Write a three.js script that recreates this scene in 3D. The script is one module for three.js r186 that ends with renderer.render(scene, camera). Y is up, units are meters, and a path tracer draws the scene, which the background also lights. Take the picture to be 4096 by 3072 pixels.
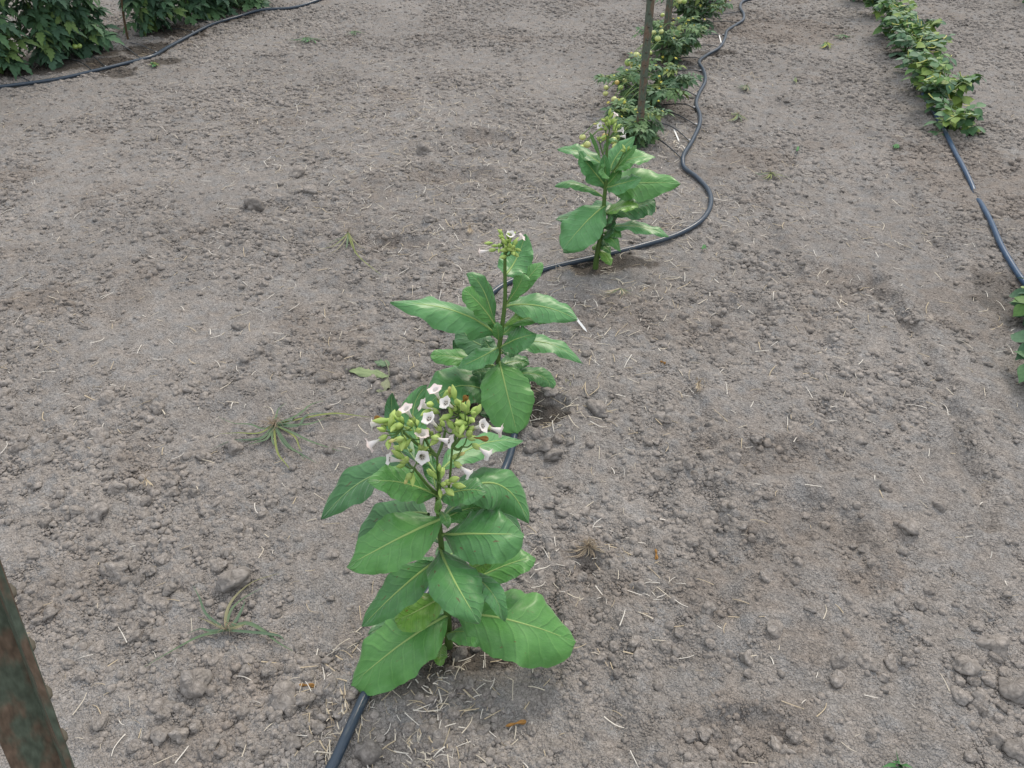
import * as THREE from 'three';
import { mergeGeometries, mergeVertices } from 'three/addons/utils/BufferGeometryUtils.js';

// ───────────────────────── camera, sky, sun, exposure ─────────────────────────
const scene = new THREE.Scene();
const FPX = 3100, PITCH = 38 * Math.PI / 180, EYE = 1.4;          // focal length in photo pixels (photo is 4096 x 3072)
const camera = new THREE.PerspectiveCamera(2 * Math.atan(1536 / FPX) * 180 / Math.PI, 4 / 3, 0.05, 400);
camera.position.set(0, EYE, 0);
camera.lookAt(0, EYE - Math.sin(PITCH), -Math.cos(PITCH));
const renderer = new THREE.WebGLRenderer({ antialias: true });
renderer.toneMapping = THREE.LinearToneMapping;
renderer.toneMappingExposure = 1.5;
renderer.shadowMap.enabled = true;

{ // bright even cloud cover, a little bluish
  const w = 128, h = 64, d = new Float32Array(w * h * 4);
  for (let j = 0; j < h; j++) for (let i = 0; i < w; i++) {
    const el = ((j + 0.5) / h - 0.5) * Math.PI, s = Math.sin(el);
    let L = s > 0 ? 0.34 + 0.68 * s : 0.2;
    const c = Math.sin(i / w * 6.2832 * 3 + 1.3 * Math.sin(j * 0.35)) * Math.sin(j * 0.41 + i / w * 6.2832 * 2);
    if (s > 0) L *= 1 + 0.06 * c;
    const k = (j * w + i) * 4;
    d[k] = L * 0.955; d[k + 1] = L * 1.0; d[k + 2] = L * 1.075; d[k + 3] = 1;
  }
  const t = new THREE.DataTexture(d, w, h, THREE.RGBAFormat, THREE.FloatType);
  t.mapping = THREE.EquirectangularReflectionMapping; t.magFilter = t.minFilter = THREE.LinearFilter; t.needsUpdate = true;
  scene.background = t; scene.environment = t;
}
const sun = new THREE.DirectionalLight(0xfff1de, 1.5);
sun.position.set(4.2, 9.5, -10.5);
sun.target.position.set(0, 0, -3);
sun.shadow.radius = 34;
sun.castShadow = true;
Object.assign(sun.shadow.camera, { left: -8, right: 8, top: 8, bottom: -8, near: 0.5, far: 30 });
sun.shadow.mapSize.set(2048, 2048);
scene.add(sun, sun.target);

// ───────────────────────── helpers ─────────────────────────
const V = (x, y, z) => new THREE.Vector3(x, y, z);
function rng(seed) { let a = seed >>> 0; return () => { a = (a + 0x6D2B79F5) >>> 0; let t = a; t = Math.imul(t ^ (t >>> 15), t | 1); t ^= t + Math.imul(t ^ (t >>> 7), t | 61); return ((t ^ (t >>> 14)) >>> 0) / 4294967296; }; }
const R = rng(20240611);
const rr = (a, b) => a + (b - a) * R();
const clamp = (x, a, b) => Math.min(b, Math.max(a, x));
const smooth = (a, b, x) => { const t = clamp((x - a) / (b - a), 0, 1); return t * t * (3 - 2 * t); };
const PERM = new Uint8Array(512); { const r = rng(77); const p = [...Array(256).keys()]; for (let i = 255; i > 0; i--) { const j = Math.floor(r() * (i + 1)); [p[i], p[j]] = [p[j], p[i]]; } for (let i = 0; i < 512; i++) PERM[i] = p[i & 255]; }
const GX = new Float32Array(256), GY = new Float32Array(256); for (let i = 0; i < 256; i++) { GX[i] = Math.cos(i * 0.7853 * 3.17); GY[i] = Math.sin(i * 0.7853 * 3.17); }
function noise(x, y) {   // gradient noise, about -0.7..0.7
  const xi = Math.floor(x), yi = Math.floor(y), fx = x - xi, fy = y - yi, X = xi & 255, Y = yi & 255;
  const u = fx * fx * fx * (fx * (fx * 6 - 15) + 10), v = fy * fy * fy * (fy * (fy * 6 - 15) + 10);
  const a = PERM[PERM[X] + Y], b = PERM[PERM[X + 1] + Y], c = PERM[PERM[X] + Y + 1], d = PERM[PERM[X + 1] + Y + 1];
  const n00 = GX[a] * fx + GY[a] * fy, n10 = GX[b] * (fx - 1) + GY[b] * fy, n01 = GX[c] * fx + GY[c] * (fy - 1), n11 = GX[d] * (fx - 1) + GY[d] * (fy - 1);
  return n00 + u * (n10 - n00) + v * (n01 - n00 + u * (n00 - n10 - n01 + n11));
}
function fbm(x, y, o = 4) { let s = 0, a = 1, f = 1; for (let i = 0; i < o; i++) { s += a * noise(x * f + i * 17.3, y * f - i * 9.1); a *= 0.5; f *= 2.03; } return s; }
function hash(a, b, c) { let h = Math.imul(a | 0, 374761393) ^ Math.imul(b | 0, 668265263) ^ Math.imul(c | 0, 2147483647); h = Math.imul(h ^ (h >>> 13), 1274126177); return ((h ^ (h >>> 16)) >>> 0) / 4294967296; }
function lumps(x, z, cell, keep, seed) {   // rounded crumbs, one per kept cell
  const cx = Math.floor(x / cell), cz = Math.floor(z / cell); let best = 0;
  for (let i = -1; i <= 1; i++) for (let j = -1; j <= 1; j++) {
    const a = cx + i, b = cz + j; if (hash(a, b, seed) > keep) continue;
    const px = (a + hash(a, b, seed + 1)) * cell, pz = (b + hash(a, b, seed + 2)) * cell, r = cell * (0.28 + 0.5 * hash(a, b, seed + 3));
    const d2 = ((x - px) ** 2 + (z - pz) ** 2) / (r * r); if (d2 < 1) { const h = r * 0.62 * Math.sqrt(1 - d2); if (h > best) best = h; }
  }
  return best;
}

// pixel of the photograph (4096 x 3072) -> direction -> points
const SP = Math.sin(PITCH), CP = Math.cos(PITCH);
function ray(x, y) { const u = (x - 2048) / FPX, v = (y - 1536) / FPX; return V(u, -SP - v * CP, -CP + v * SP); }
function atZ(x, y, z) { const d = ray(x, y); return V(0, EYE, 0).addScaledVector(d, z / d.z); }
function atH(x, y, h) { const d = ray(x, y); return V(0, EYE, 0).addScaledVector(d, (h - EYE) / d.y); }
function depthOf(p) { return -(p.y - EYE) * SP - p.z * CP; }

// ───────────────────────── the ground's relief ─────────────────────────
const dips = [];   // [x, z, radius x, radius z, depth, rim]
const dip = (px, py, rx, rz, d, rim = 0.3) => { const p = atH(px, py, 0); dips.push([p.x, p.z, rx, rz, d, rim]); };
dip(2185, 1650, 0.075, 0.06, 0.024, 0.5); dip(1790, 2560, 0.12, 0.09, 0.02, 0.3); dip(1985, 1600, 0.13, 0.1, 0.02, 0.3); dip(2390, 1070, 0.13, 0.1, 0.02, 0.2);
dip(3120, 1830, 0.17, 0.09, 0.022, 0.4); dip(3280, 2090, 0.12, 0.13, 0.02, 0.5); dip(2900, 2170, 0.13, 0.1, 0.012, 0.4); dip(3010, 2950, 0.15, 0.07, 0.02, 0.4);
dip(1800, 705, 0.22, 0.13, 0.03, 0.35); dip(1930, 560, 0.2, 0.13, 0.03, 0.35); dip(1580, 965, 0.16, 0.07, 0.025, 0.3); dip(1150, 850, 0.25, 0.14, 0.015, 0.3);
dip(3330, 1120, 0.2, 0.14, 0.02, 0.3); dip(3440, 1190, 0.15, 0.1, 0.022, 0.3); dip(2950, 1250, 0.14, 0.12, 0.022, 0.4); dip(4050, 1230, 0.2, 0.2, 0.025, 0.1);
dip(3480, 770, 0.16, 0.1, 0.02, 0.3); dip(3090, 420, 0.2, 0.12, 0.02, 0.3); dip(2340, 2240, 0.07, 0.05, 0.02, 0.3); dip(300, 900, 0.3, 0.2, 0.02, 0.2); dip(1290, 2900, 0.06, 0.06, 0.02, 0.2);
const furrow = [[3500, 1120], [3590, 1270], [3690, 1420], [3770, 1560], [3830, 1700], [3880, 1850], [3960, 2100]].map(([x, y]) => atH(x, y, 0));
const tracks = [[[2740, 1480], [2790, 1750], [2845, 2050], [2900, 2350], [2960, 2620]], [[3300, 1650], [3370, 1950], [3430, 2200], [3520, 2520], [3600, 2800]], [[3080, 900], [3200, 1150], [3280, 1420]], [[3600, 700], [3760, 1000], [3880, 1300]], [[2380, 2300], [2420, 2600], [2480, 2950]]].map((l) => l.map(([x, y]) => atH(x, y, 0)));
function segDist(x, z, pts) { let best = 9, side = 0; for (let i = 0; i + 1 < pts.length; i++) { const a = pts[i], b = pts[i + 1], dx = b.x - a.x, dz = b.z - a.z; const t = clamp(((x - a.x) * dx + (z - a.z) * dz) / (dx * dx + dz * dz), 0, 1); const ex = x - a.x - t * dx, ez = z - a.z - t * dz, d = Math.hypot(ex, ez); if (d < best) { best = d; side = dx * ez - dz * ex; } } return [best, Math.sign(side)]; }
function baseH(x, z) {
  let h = 0.028 * fbm(x * 1.1 + 3.1, z * 1.1, 2) + 0.016 * fbm(x * 4.3, z * 4.3 + 9, 3);
  const wx = x + 0.04 * noise(x * 9, z * 9), wz = z + 0.04 * noise(x * 9 + 40, z * 9);
  for (const [dx, dz, rx, rz, d, rim] of dips) {
    const q = ((wx - dx) / rx) ** 2 + ((wz - dz) / rz) ** 2; if (q > 4) continue;
    const s = Math.sqrt(q); h += s < 1 ? -d * (1 - smooth(0.25, 1, s)) + rim * d * smooth(0.7, 1, s) : rim * d * (1 - smooth(1, 1.9, s));
  }
  if (x > 0.4 && z > -3.2) { const [d] = segDist(wx, wz, furrow); if (d < 0.1) h += -0.02 * (1 - smooth(0.0, 0.035, d)) + 0.012 * smooth(0.02, 0.05, d) * (1 - smooth(0.05, 0.1, d)); }
  if (x > 0.1 && z > -4.5) for (const t of tracks) { const [d] = segDist(wx, wz, t); if (d < 0.12) h += -0.014 * (1 - smooth(0.0, 0.05, d)) + 0.007 * smooth(0.03, 0.06, d) * (1 - smooth(0.07, 0.12, d)); }
  return h;
}
function clodiness(x, z) { return smooth(-0.28, 0.38, fbm(x * 1.7 + 11, z * 1.7 + 5, 3) + 0.1); }
function fineH(x, z) {
  const k = clodiness(x, z);
  return 0.007 * fbm(x * 15 + 2, z * 15, 3) * (0.5 + k) + (0.35 + 0.65 * k) * lumps(x, z, 0.032, 0.28, 11) * 0.55 + (0.4 + 0.6 * k) * lumps(x, z, 0.016, 0.75, 31) * 0.8;
}
const H = (x, z) => baseH(x, z) + fineH(x, z);
function G(px, py, lift = 0) { let p = atH(px, py, lift); for (let i = 0; i < 5; i++) p = atH(px, py, baseH(p.x, p.z) + lift); return p; }

// ───────────────────────── textures ─────────────────────────
function dataTex(w, h, fn, srgb, rep = true) {
  const d = new Uint8Array(w * h * 4);
  for (let j = 0; j < h; j++) for (let i = 0; i < w; i++) { const c = fn(i, j), k = (j * w + i) * 4; d[k] = clamp(c[0], 0, 1) * 255; d[k + 1] = clamp(c[1], 0, 1) * 255; d[k + 2] = clamp(c[2], 0, 1) * 255; d[k + 3] = 255; }
  const t = new THREE.DataTexture(d, w, h); t.magFilter = THREE.LinearFilter; t.minFilter = THREE.LinearMipmapLinearFilter; t.generateMipmaps = true;
  if (rep) t.wrapS = t.wrapT = THREE.RepeatWrapping; if (srgb) t.colorSpace = THREE.SRGBColorSpace; t.needsUpdate = true; return t;
}
function tileNoise(n, cells, seed) {   // tiling value noise on an n x n tile
  const g = new Float32Array(cells * cells); const r = rng(seed); for (let i = 0; i < g.length; i++) g[i] = r();
  return (i, j) => { const x = i / n * cells, y = j / n * cells, xi = Math.floor(x), yi = Math.floor(y), fx = x - xi, fy = y - yi, u = fx * fx * (3 - 2 * fx), v = fy * fy * (3 - 2 * fy), at = (a, b) => g[((b % cells) + cells) % cells * cells + ((a % cells) + cells) % cells]; return (at(xi, yi) * (1 - u) + at(xi + 1, yi) * u) * (1 - v) + (at(xi, yi + 1) * (1 - u) + at(xi + 1, yi + 1) * u) * v; };
}
const TN = 1024, tA = tileNoise(TN, 300, 1), tB = tileNoise(TN, 140, 2), tC = tileNoise(TN, 60, 3), tD = tileNoise(TN, 18, 4), tE = tileNoise(TN, 512, 5);
const crumbTile = new Float32Array(TN * TN); { // small round grains, 0.5 mm a texel
  const r = rng(9);
  for (let k = 0; k < 26000; k++) { const cx = r() * TN, cy = r() * TN, rad = 1.5 + 5.5 * Math.pow(r(), 2.6), top = 0.35 + 0.65 * rad / 7, n = Math.ceil(rad);
    for (let j = -n; j <= n; j++) for (let i = -n; i <= n; i++) { const d = (i * i + j * j) / (rad * rad); if (d >= 1) continue; const x = (Math.floor(cx) + i + TN) % TN, y = (Math.floor(cy) + j + TN) % TN, h = top * Math.sqrt(1 - d); if (h > crumbTile[y * TN + x]) crumbTile[y * TN + x] = h; } }
}
const soilMap = dataTex(TN, TN, (i, j) => { const v = 0.80 + 0.16 * (tA(i, j) - 0.5) + 0.15 * (tB(i, j) - 0.5) + 0.1 * (tC(i, j) - 0.5) + 0.14 * (tE(i, j) - 0.5), w = 0.03 * (tD(i, j) - 0.5), p = tE(j, i) > 0.965 ? 0.12 : 0; return [v + w + p, v + p, v - w + p]; }, true);
const soilBump = dataTex(TN, TN, (i, j) => { const v = 0.62 * crumbTile[j * TN + i] + 0.16 * tA(i, j) + 0.12 * tB(i, j) + 0.1 * tE(i, j); return [v, v, v]; }, false);

const LW = 768, LH = 384;
const veinDist = (u, q) => { // distance to the nearest side vein, in leaf widths; q = -1..1 across, u = 0..1 along
  const n = 9.5, a = Math.abs(q), f = (u - 0.30 * a + 0.12 * a * a) * n + (q > 0 ? 0.45 : 0) + 0.12 * Math.sin(u * 9 + (q > 0 ? 2 : 0)) + 0.4 * noise(u * 4.5 + (q > 0 ? 9 : 0), a * 2.2); return Math.abs(f - Math.floor(f) - 0.5) / n * 1.9;
};
const [leafMap, leafMapB] = [0, 7.7].map((off) => dataTex(LW, LH, (i, j) => {
  const u = i / LW, q = j / LH * 2 - 1, a = Math.abs(q);
  let m = 0.55 + 0.26 * fbm(u * 6 + off, q * 3 + off, 4) + 0.10 * noise(u * 90, q * 45) + 0.05 * noise(u * 260, q * 130);
  const vd = veinDist(u, q), vein = smooth(0.0085, 0.001, vd) * smooth(1.0, 0.45, a) * 0.5 + smooth(0.02, 0.004, vd) * 0.12, mid = smooth(0.008 + 0.034 * (1 - u), 0.004, a);
  let c = [0.27 + 0.24 * m, 0.47 + 0.22 * m, 0.21 + 0.18 * m];
  const mixTo = (t, k) => { c = c.map((x, n) => x + (t[n] - x) * k); };
  mixTo([0.56, 0.71, 0.42], vein * 0.8); mixTo([0.64, 0.75, 0.42], mid * 0.7);
  const fl = noise(u * 60 + 5 + off * 3, q * 30 + 3); if (fl > 0.46) mixTo([0.66, 0.68, 0.42], 0.5 * smooth(0.46, 0.6, fl));
  const br = fbm(u * 11 + 30 + off * 5, q * 6 + 12 + off, 3); if (br > 0.56) mixTo([0.5, 0.36, 0.18], smooth(0.56, 0.68, br) * 0.85);
  const du = fbm(u * 14 + 60 + off, q * 7 + 20, 4); if (du > 0.1) mixTo([0.56, 0.66, 0.50], 0.2 * smooth(0.1, 0.55, du));
  return c;
}, true, false));
const leafBump = dataTex(LW, LH, (i, j) => { const u = i / LW, q = j / LH * 2 - 1, vd = veinDist(u, q); const v = 0.25 + 0.5 * smooth(0, 0.045, vd) + 0.10 * fbm(u * 40, q * 20, 3) - 0.2 * smooth(0.05, 0, Math.abs(q)); return [v, v, v]; }, false, false);
const smallLeafMap = dataTex(256, 256, (i, j) => { const u = i / 256, q = j / 256; const m = 0.55 + 0.3 * fbm(u * 8, q * 8, 4) + 0.14 * noise(u * 60, q * 60); return [0.62 + 0.34 * m, 0.68 + 0.3 * m, 0.60 + 0.34 * m]; }, true);
const rustMap = dataTex(512, 512, (i, j) => { const u = i / 512, q = j / 512; const a = smooth(-0.12, 0.3, fbm(u * 5, q * 9, 5)), s = 0.5 + 0.9 * fbm(u * 30, q * 50, 4); const g = [0.29 + 0.1 * s, 0.325 + 0.11 * s, 0.275 + 0.1 * s], b = [0.36 + 0.13 * s, 0.305 + 0.11 * s, 0.25 + 0.1 * s]; return g.map((x, n) => x + (b[n] - x) * a); }, true);
const dustMap = dataTex(512, 256, (i, j) => { const u = i / 512, q = j / 256; const a = smooth(0.16, 0.62, fbm(u * 30, q * 7, 4) + 0.25 * noise(u * 120, q * 40)); const b = [0.185, 0.24, 0.295]; const d = [0.40, 0.40, 0.39]; return b.map((x, n) => x + (d[n] - x) * a * 0.45); }, true);

// ───────────────────────── materials ─────────────────────────
const std = (o) => new THREE.MeshStandardMaterial({ side: THREE.DoubleSide, ...o });
const phys = (o) => new THREE.MeshPhysicalMaterial({ side: THREE.DoubleSide, ...o });
const lin = (r, g, b) => new THREE.Color().setRGB(r, g, b);
const soilMat = std({ vertexColors: true, map: soilMap, bumpMap: soilBump, bumpScale: 0.0046, roughness: 1 });
const clodMat = std({ color: lin(0.37, 0.344, 0.32), map: soilMap, bumpMap: soilBump, bumpScale: 0.002, roughness: 1 });
const clodMats = [1, 0.9, 1.08, 0.82].map((k) => { const m = clodMat.clone(); m.color.multiplyScalar(k); return m; });
const leafTint = (r, g, b, map = leafMap) => phys({ color: lin(r, g, b), map, bumpMap: leafBump, bumpScale: 0.0022, roughness: 0.9, transmission: 0.16, thickness: 0, clearcoat: 0.8, clearcoatRoughness: 0.36 });
const tobaccoLeaf = [leafTint(0.46, 0.72, 0.66), leafTint(0.62, 0.87, 0.64, leafMapB), leafTint(0.33, 0.55, 0.58), leafTint(1.0, 1.04, 0.46), leafTint(0.60, 0.86, 0.92, leafMapB)];
const midribMat = std({ color: lin(0.27, 0.40, 0.12), roughness: 0.6 });
const midribPale = std({ color: lin(0.22, 0.34, 0.13), roughness: 0.6 });
const stemMat = std({ color: lin(0.15, 0.25, 0.065), roughness: 0.65, map: smallLeafMap });
const stemDark = std({ color: lin(0.10, 0.13, 0.05), roughness: 0.7, map: smallLeafMap });
const budMat = std({ vertexColors: true, roughness: 0.6 });
const petalMat = phys({ vertexColors: true, roughness: 0.95, transmission: 0.25, thickness: 0 });
const antherMat = std({ color: lin(0.12, 0.11, 0.09), roughness: 0.8 });
const witherMat = std({ color: lin(0.42, 0.19, 0.05), roughness: 0.8, map: smallLeafMap });
const tomLeaf = [[0.075, 0.17, 0.09], [0.095, 0.20, 0.085], [0.055, 0.13, 0.08], [0.15, 0.24, 0.07]].map((c) => phys({ color: lin(c[0] * 1.4, c[1] * 1.35, c[2] * 1.35), map: smallLeafMap, roughness: 0.9, transmission: 0.2, thickness: 0, clearcoat: 0.25, clearcoatRoughness: 0.5 }));
const tomLeafR = [[0.10, 0.195, 0.095], [0.125, 0.22, 0.085], [0.08, 0.16, 0.085], [0.21, 0.27, 0.07]].map((c) => phys({ color: lin(c[0] * 1.4, c[1] * 1.35, c[2] * 1.35), map: smallLeafMap, roughness: 0.9, transmission: 0.22, thickness: 0, clearcoat: 0.22, clearcoatRoughness: 0.5 }));
const beanLeaf = [[0.085, 0.20, 0.085], [0.12, 0.25, 0.06], [0.07, 0.17, 0.09], [0.21, 0.31, 0.055]].map((c) => phys({ color: lin(c[0] * 1.4, c[1] * 1.35, c[2] * 1.35), map: smallLeafMap, roughness: 0.9, transmission: 0.25, thickness: 0, clearcoat: 0.3, clearcoatRoughness: 0.45 }));
const yellowLeaf = std({ color: lin(0.42, 0.40, 0.07), map: smallLeafMap, roughness: 0.8 });
const fruitMats = [[0.42, 0.50, 0.14], [0.52, 0.55, 0.20], [0.30, 0.42, 0.10], [0.55, 0.42, 0.12]].map((c) => phys({ color: lin(...c), roughness: 0.35, clearcoat: 0.4, clearcoatRoughness: 0.25 }));
const yellowPetal = std({ color: lin(0.62, 0.55, 0.08), roughness: 0.8 });
const podMat = std({ color: lin(0.58, 0.58, 0.16), roughness: 0.55 });
const hoseMat = std({ map: dustMap, roughness: 0.3 });
const hoseBlue = std({ color: lin(0.9, 1.35, 1.75), map: dustMap, roughness: 0.38 });
const dripMat = std({ color: lin(0.035, 0.042, 0.05), roughness: 0.4 });
const barbMat = std({ color: lin(0.5, 0.5, 0.5), roughness: 0.4 });
const rustFine = rustMap.clone(); rustFine.repeat.set(9, 1.6); rustFine.needsUpdate = true;
const rustMat = std({ map: rustFine, roughness: 0.75, metalness: 0.1 });
const greyPost = std({ color: lin(0.15, 0.14, 0.11), map: rustFine, roughness: 0.75 }); greyPost.color.setRGB(1.0, 1.0, 1.0);
const studMat = std({ color: lin(0.085, 0.075, 0.055), roughness: 0.75 });
const bluePost = std({ color: lin(0.10, 0.19, 0.22), map: smallLeafMap, roughness: 0.6 });
const brownPost = std({ color: lin(0.17, 0.10, 0.06), map: smallLeafMap, roughness: 0.8 });
const strawMats = [[0.56, 0.50, 0.40], [0.46, 0.38, 0.26], [0.66, 0.62, 0.55]].map((c) => std({ color: lin(...c), roughness: 0.7 }));
const bladeMats = [[0.14, 0.20, 0.12], [0.26, 0.28, 0.09], [0.11, 0.17, 0.115], [0.30, 0.26, 0.17]].map((c) => std({ color: lin(...c), map: smallLeafMap, roughness: 0.7 }));
const wiltMats = [[0.33, 0.38, 0.22], [0.20, 0.27, 0.18], [0.34, 0.33, 0.24]].map((c) => std({ color: lin(...c), map: smallLeafMap, roughness: 0.85 }));
const sproutMat = phys({ color: lin(0.10, 0.26, 0.10), map: smallLeafMap, roughness: 0.8 });
const stakeMat = std({ color: lin(0.72, 0.72, 0.70), roughness: 0.5 });
const rootMat = std({ color: lin(0.30, 0.24, 0.17), roughness: 0.9 });

// ───────────────────────── naming and grouping ─────────────────────────
const taken = {};
function numbered(n) { const k = taken[n] = (taken[n] ?? -1) + 1; return k ? n + '_' + String(k).padStart(3, '0') : n; }
function tag(o, label, category, group) { o.userData.label = label; o.userData.category = category; if (group) o.userData.group = group; return o; }
function thing(name, label, category, p, group) { const g = new THREE.Group(); g.name = numbered(name); g.position.copy(p); scene.add(g); return tag(g, label, category, group); }
function part(name, geo, mat, parent) { const m = new THREE.Mesh(geo, mat); m.name = name; parent.add(m); return m; }

// geometry helpers
function tube(pts, r0, r1 = r0, radial = 7, seg = null, squash = 1) {
  const c = new THREE.CatmullRomCurve3(pts, false, 'centripetal'), n = seg ?? Math.max(4, pts.length * 4), fr = c.computeFrenetFrames(n), pos = [], uv = [], idx = [], L = c.getLength();
  for (let i = 0; i <= n; i++) { const p = c.getPointAt(i / n), r = r0 + (r1 - r0) * i / n, N = fr.normals[i], B = fr.binormals[i];
    for (let j = 0; j <= radial; j++) { const a = j / radial * 6.283185, cs = Math.cos(a) * r, sn = Math.sin(a) * r * squash; pos.push(p.x + N.x * cs + B.x * sn, p.y + N.y * cs + B.y * sn, p.z + N.z * cs + B.z * sn); uv.push(i / n * L, j / radial); } }
  const w = radial + 1; for (let i = 0; i < n; i++) for (let j = 0; j < radial; j++) { const a = i * w + j; idx.push(a, a + w, a + 1, a + 1, a + w, a + w + 1); }
  const g = new THREE.BufferGeometry(); g.setAttribute('position', new THREE.Float32BufferAttribute(pos, 3)); g.setAttribute('uv', new THREE.Float32BufferAttribute(uv, 2)); g.setIndex(idx); g.computeVertexNormals(); return g;
}
function lattice(nu, nv, f) { // f(i/nu, j/nv) -> [x,y,z]
  const pos = [], uv = [], idx = []; for (let i = 0; i <= nu; i++) for (let j = 0; j <= nv; j++) { pos.push(...f(i / nu, j / nv)); uv.push(i / nu, j / nv); }
  for (let i = 0; i < nu; i++) for (let j = 0; j < nv; j++) { const a = i * (nv + 1) + j, b = a + nv + 1; idx.push(a, b, a + 1, a + 1, b, b + 1); }
  const g = new THREE.BufferGeometry(); g.setAttribute('position', new THREE.Float32BufferAttribute(pos, 3)); g.setAttribute('uv', new THREE.Float32BufferAttribute(uv, 2)); g.setIndex(idx); g.computeVertexNormals(); return g;
}
const UP = V(0, 1, 0);
function frameQuat(dir, hint) { const x = dir.clone().normalize(), z = x.clone().cross(hint); if (z.lengthSq() < 1e-6) z.copy(x).cross(V(1, 0.2, 0.3)); z.normalize(); const y = z.clone().cross(x); return new THREE.Quaternion().setFromRotationMatrix(new THREE.Matrix4().makeBasis(x, y, z)); }
const local = (pts, o) => pts.map((p) => p.clone().sub(o));

// ───────────────────────── the soil ─────────────────────────
const wetShades = []; const wetShade = (px, py, rx, rz, k = 1) => { const p = atH(px, py, 0); wetShades.push([p.x, p.z, rx, rz, k]); };
wetShade(430, 262, 0.17, 0.16); wetShade(470, 300, 0.1, 0.1, 0.8); wetShade(590, 195, 0.16, 0.2); wetShade(660, 255, 0.1, 0.07, 0.9); wetShade(700, 125, 0.25, 0.18); wetShade(100, 275, 0.4, 0.22); wetShade(330, 215, 0.3, 0.12, 0.9); wetShade(900, 60, 0.3, 0.16, 0.8);
wetShade(2185, 1655, 0.06, 0.045, 0.85); wetShade(2430, 1068, 0.16, 0.07, 0.9); wetShade(1790, 2590, 0.14, 0.075, 0.85); wetShade(1640, 2690, 0.07, 0.05, 0.6); wetShade(1960, 1590, 0.16, 0.09, 0.75); wetShade(2870, 215, 0.14, 0.06, 0.7); wetShade(2700, 110, 0.2, 0.3, 0.7); wetShade(2580, 400, 0.22, 0.3, 0.5); wetShade(2620, 250, 0.25, 0.2, 0.6); wetShade(3660, 220, 0.2, 0.45, 0.5); wetShade(4080, 1200, 0.14, 0.18, 0.5);  // damp soil; those at tobacco bases also carry painted shade, the last paints plant shadow
const browns = []; const brown = (px, py, rx, rz, k = 0.38) => { const p = atH(px, py, 0); browns.push([p.x, p.z, rx, rz, k]); };
brown(3120, 1800, 0.18, 0.07); brown(3280, 2130, 0.2, 0.1); brown(3020, 2900, 0.16, 0.07, 0.45); brown(2900, 2350, 0.14, 0.08); brown(3360, 1120, 0.16, 0.12); brown(3850, 1260, 0.12, 0.2); brown(1800, 700, 0.2, 0.1); brown(1950, 565, 0.14, 0.1); brown(1590, 960, 0.16, 0.06); brown(150, 1200, 0.16, 0.1, 0.5); brown(2350, 2200, 0.07, 0.05); brown(2450, 1260, 0.2, 0.12, 0.4); brown(3000, 640, 0.2, 0.15, 0.5); brown(3900, 700, 0.3, 0.5, 0.5); brown(3100, 120, 0.5, 0.4, 0.6); brown(3490, 2300, 0.08, 0.06, 0.5); brown(3250, 2560, 0.1, 0.05, 0.4);
const patch = (list, x, z) => { let k = 0; const n = 0.42 * fbm(x * 13, z * 13, 3) + 0.2 * noise(x * 60, z * 60); for (const [px, pz, rx, rz, s] of list) { const d = Math.sqrt(((x - px) / rx) ** 2 + ((z - pz) / rz) ** 2); if (d < 2) k = Math.max(k, s * smooth(1.12, 0.82, d + n)); } return k; };
function soilTint(x, z) {
  const v = 1 + 0.16 * fbm(x * 1.3 + 7, z * 1.3, 3) + 0.14 * fbm(x * 9, z * 9 + 4, 3) + 0.1 * noise(x * 70, z * 70);
  const b = Math.max(patch(browns, x, z), 0.4 * smooth(0.25, 0.55, fbm(x * 2.6 + 31, z * 2.6 + 8, 4))), w = patch(wetShades, x, z);
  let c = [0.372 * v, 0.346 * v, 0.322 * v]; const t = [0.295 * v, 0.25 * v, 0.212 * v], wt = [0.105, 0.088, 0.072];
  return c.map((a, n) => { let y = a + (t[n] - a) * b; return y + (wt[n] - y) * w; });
}
const soil = (() => {
  const zs = [60, 30, 14, 7, 3.5, 1.8, 0.9, 0.4, 0.05, -0.2, -0.35]; let z = -0.45;
  const half = (q) => q > -0.45 ? 1.33 + (q + 0.45) * 2.2 : 1.05 - 0.62 * q;
  while (z > -8.2) { zs.push(z); z -= 0.0046 * half(z) / 1.4 * (1 + 0.05 * -z); }
  for (let s = 0.15; z > -150; s *= 1.35) { zs.push(z); z -= s; } zs.push(z);
  const nx = 640, pos = [], col = [], uv = [], idx = [];
  const edge = [1.02, 1.08, 1.25, 1.7, 3, 8, 40];
  const us = []; for (let k = edge.length - 1; k >= 0; k--) us.push(-edge[k]); for (let i = 0; i <= nx; i++) us.push(-1 + 2 * i / nx); for (const e of edge) us.push(e);
  for (const zz of zs) { const hw = half(zz); const r = 0.0012;
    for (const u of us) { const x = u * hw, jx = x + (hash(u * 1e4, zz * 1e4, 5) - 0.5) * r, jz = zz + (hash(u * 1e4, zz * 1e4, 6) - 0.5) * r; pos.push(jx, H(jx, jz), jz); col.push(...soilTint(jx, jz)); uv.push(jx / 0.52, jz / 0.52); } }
  const w = us.length; for (let j = 0; j + 1 < zs.length; j++) for (let i = 0; i + 1 < w; i++) { const a = j * w + i; idx.push(a, a + 1, a + w, a + 1, a + w + 1, a + w); }
  const g = new THREE.BufferGeometry(); g.setAttribute('position', new THREE.Float32BufferAttribute(pos, 3)); g.setAttribute('color', new THREE.Float32BufferAttribute(col, 3)); g.setAttribute('uv', new THREE.Float32BufferAttribute(uv, 2)); g.setIndex(idx); g.computeVertexNormals();
  const m = new THREE.Mesh(g, soilMat); m.name = 'ground'; m.userData = { kind: 'structure', label: 'dry grey brown crumbly garden soil with straw bits' }; scene.add(m);
  console.log('soil', zs.length, us.length); return m;
})();

const hosePaths = [];
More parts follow.
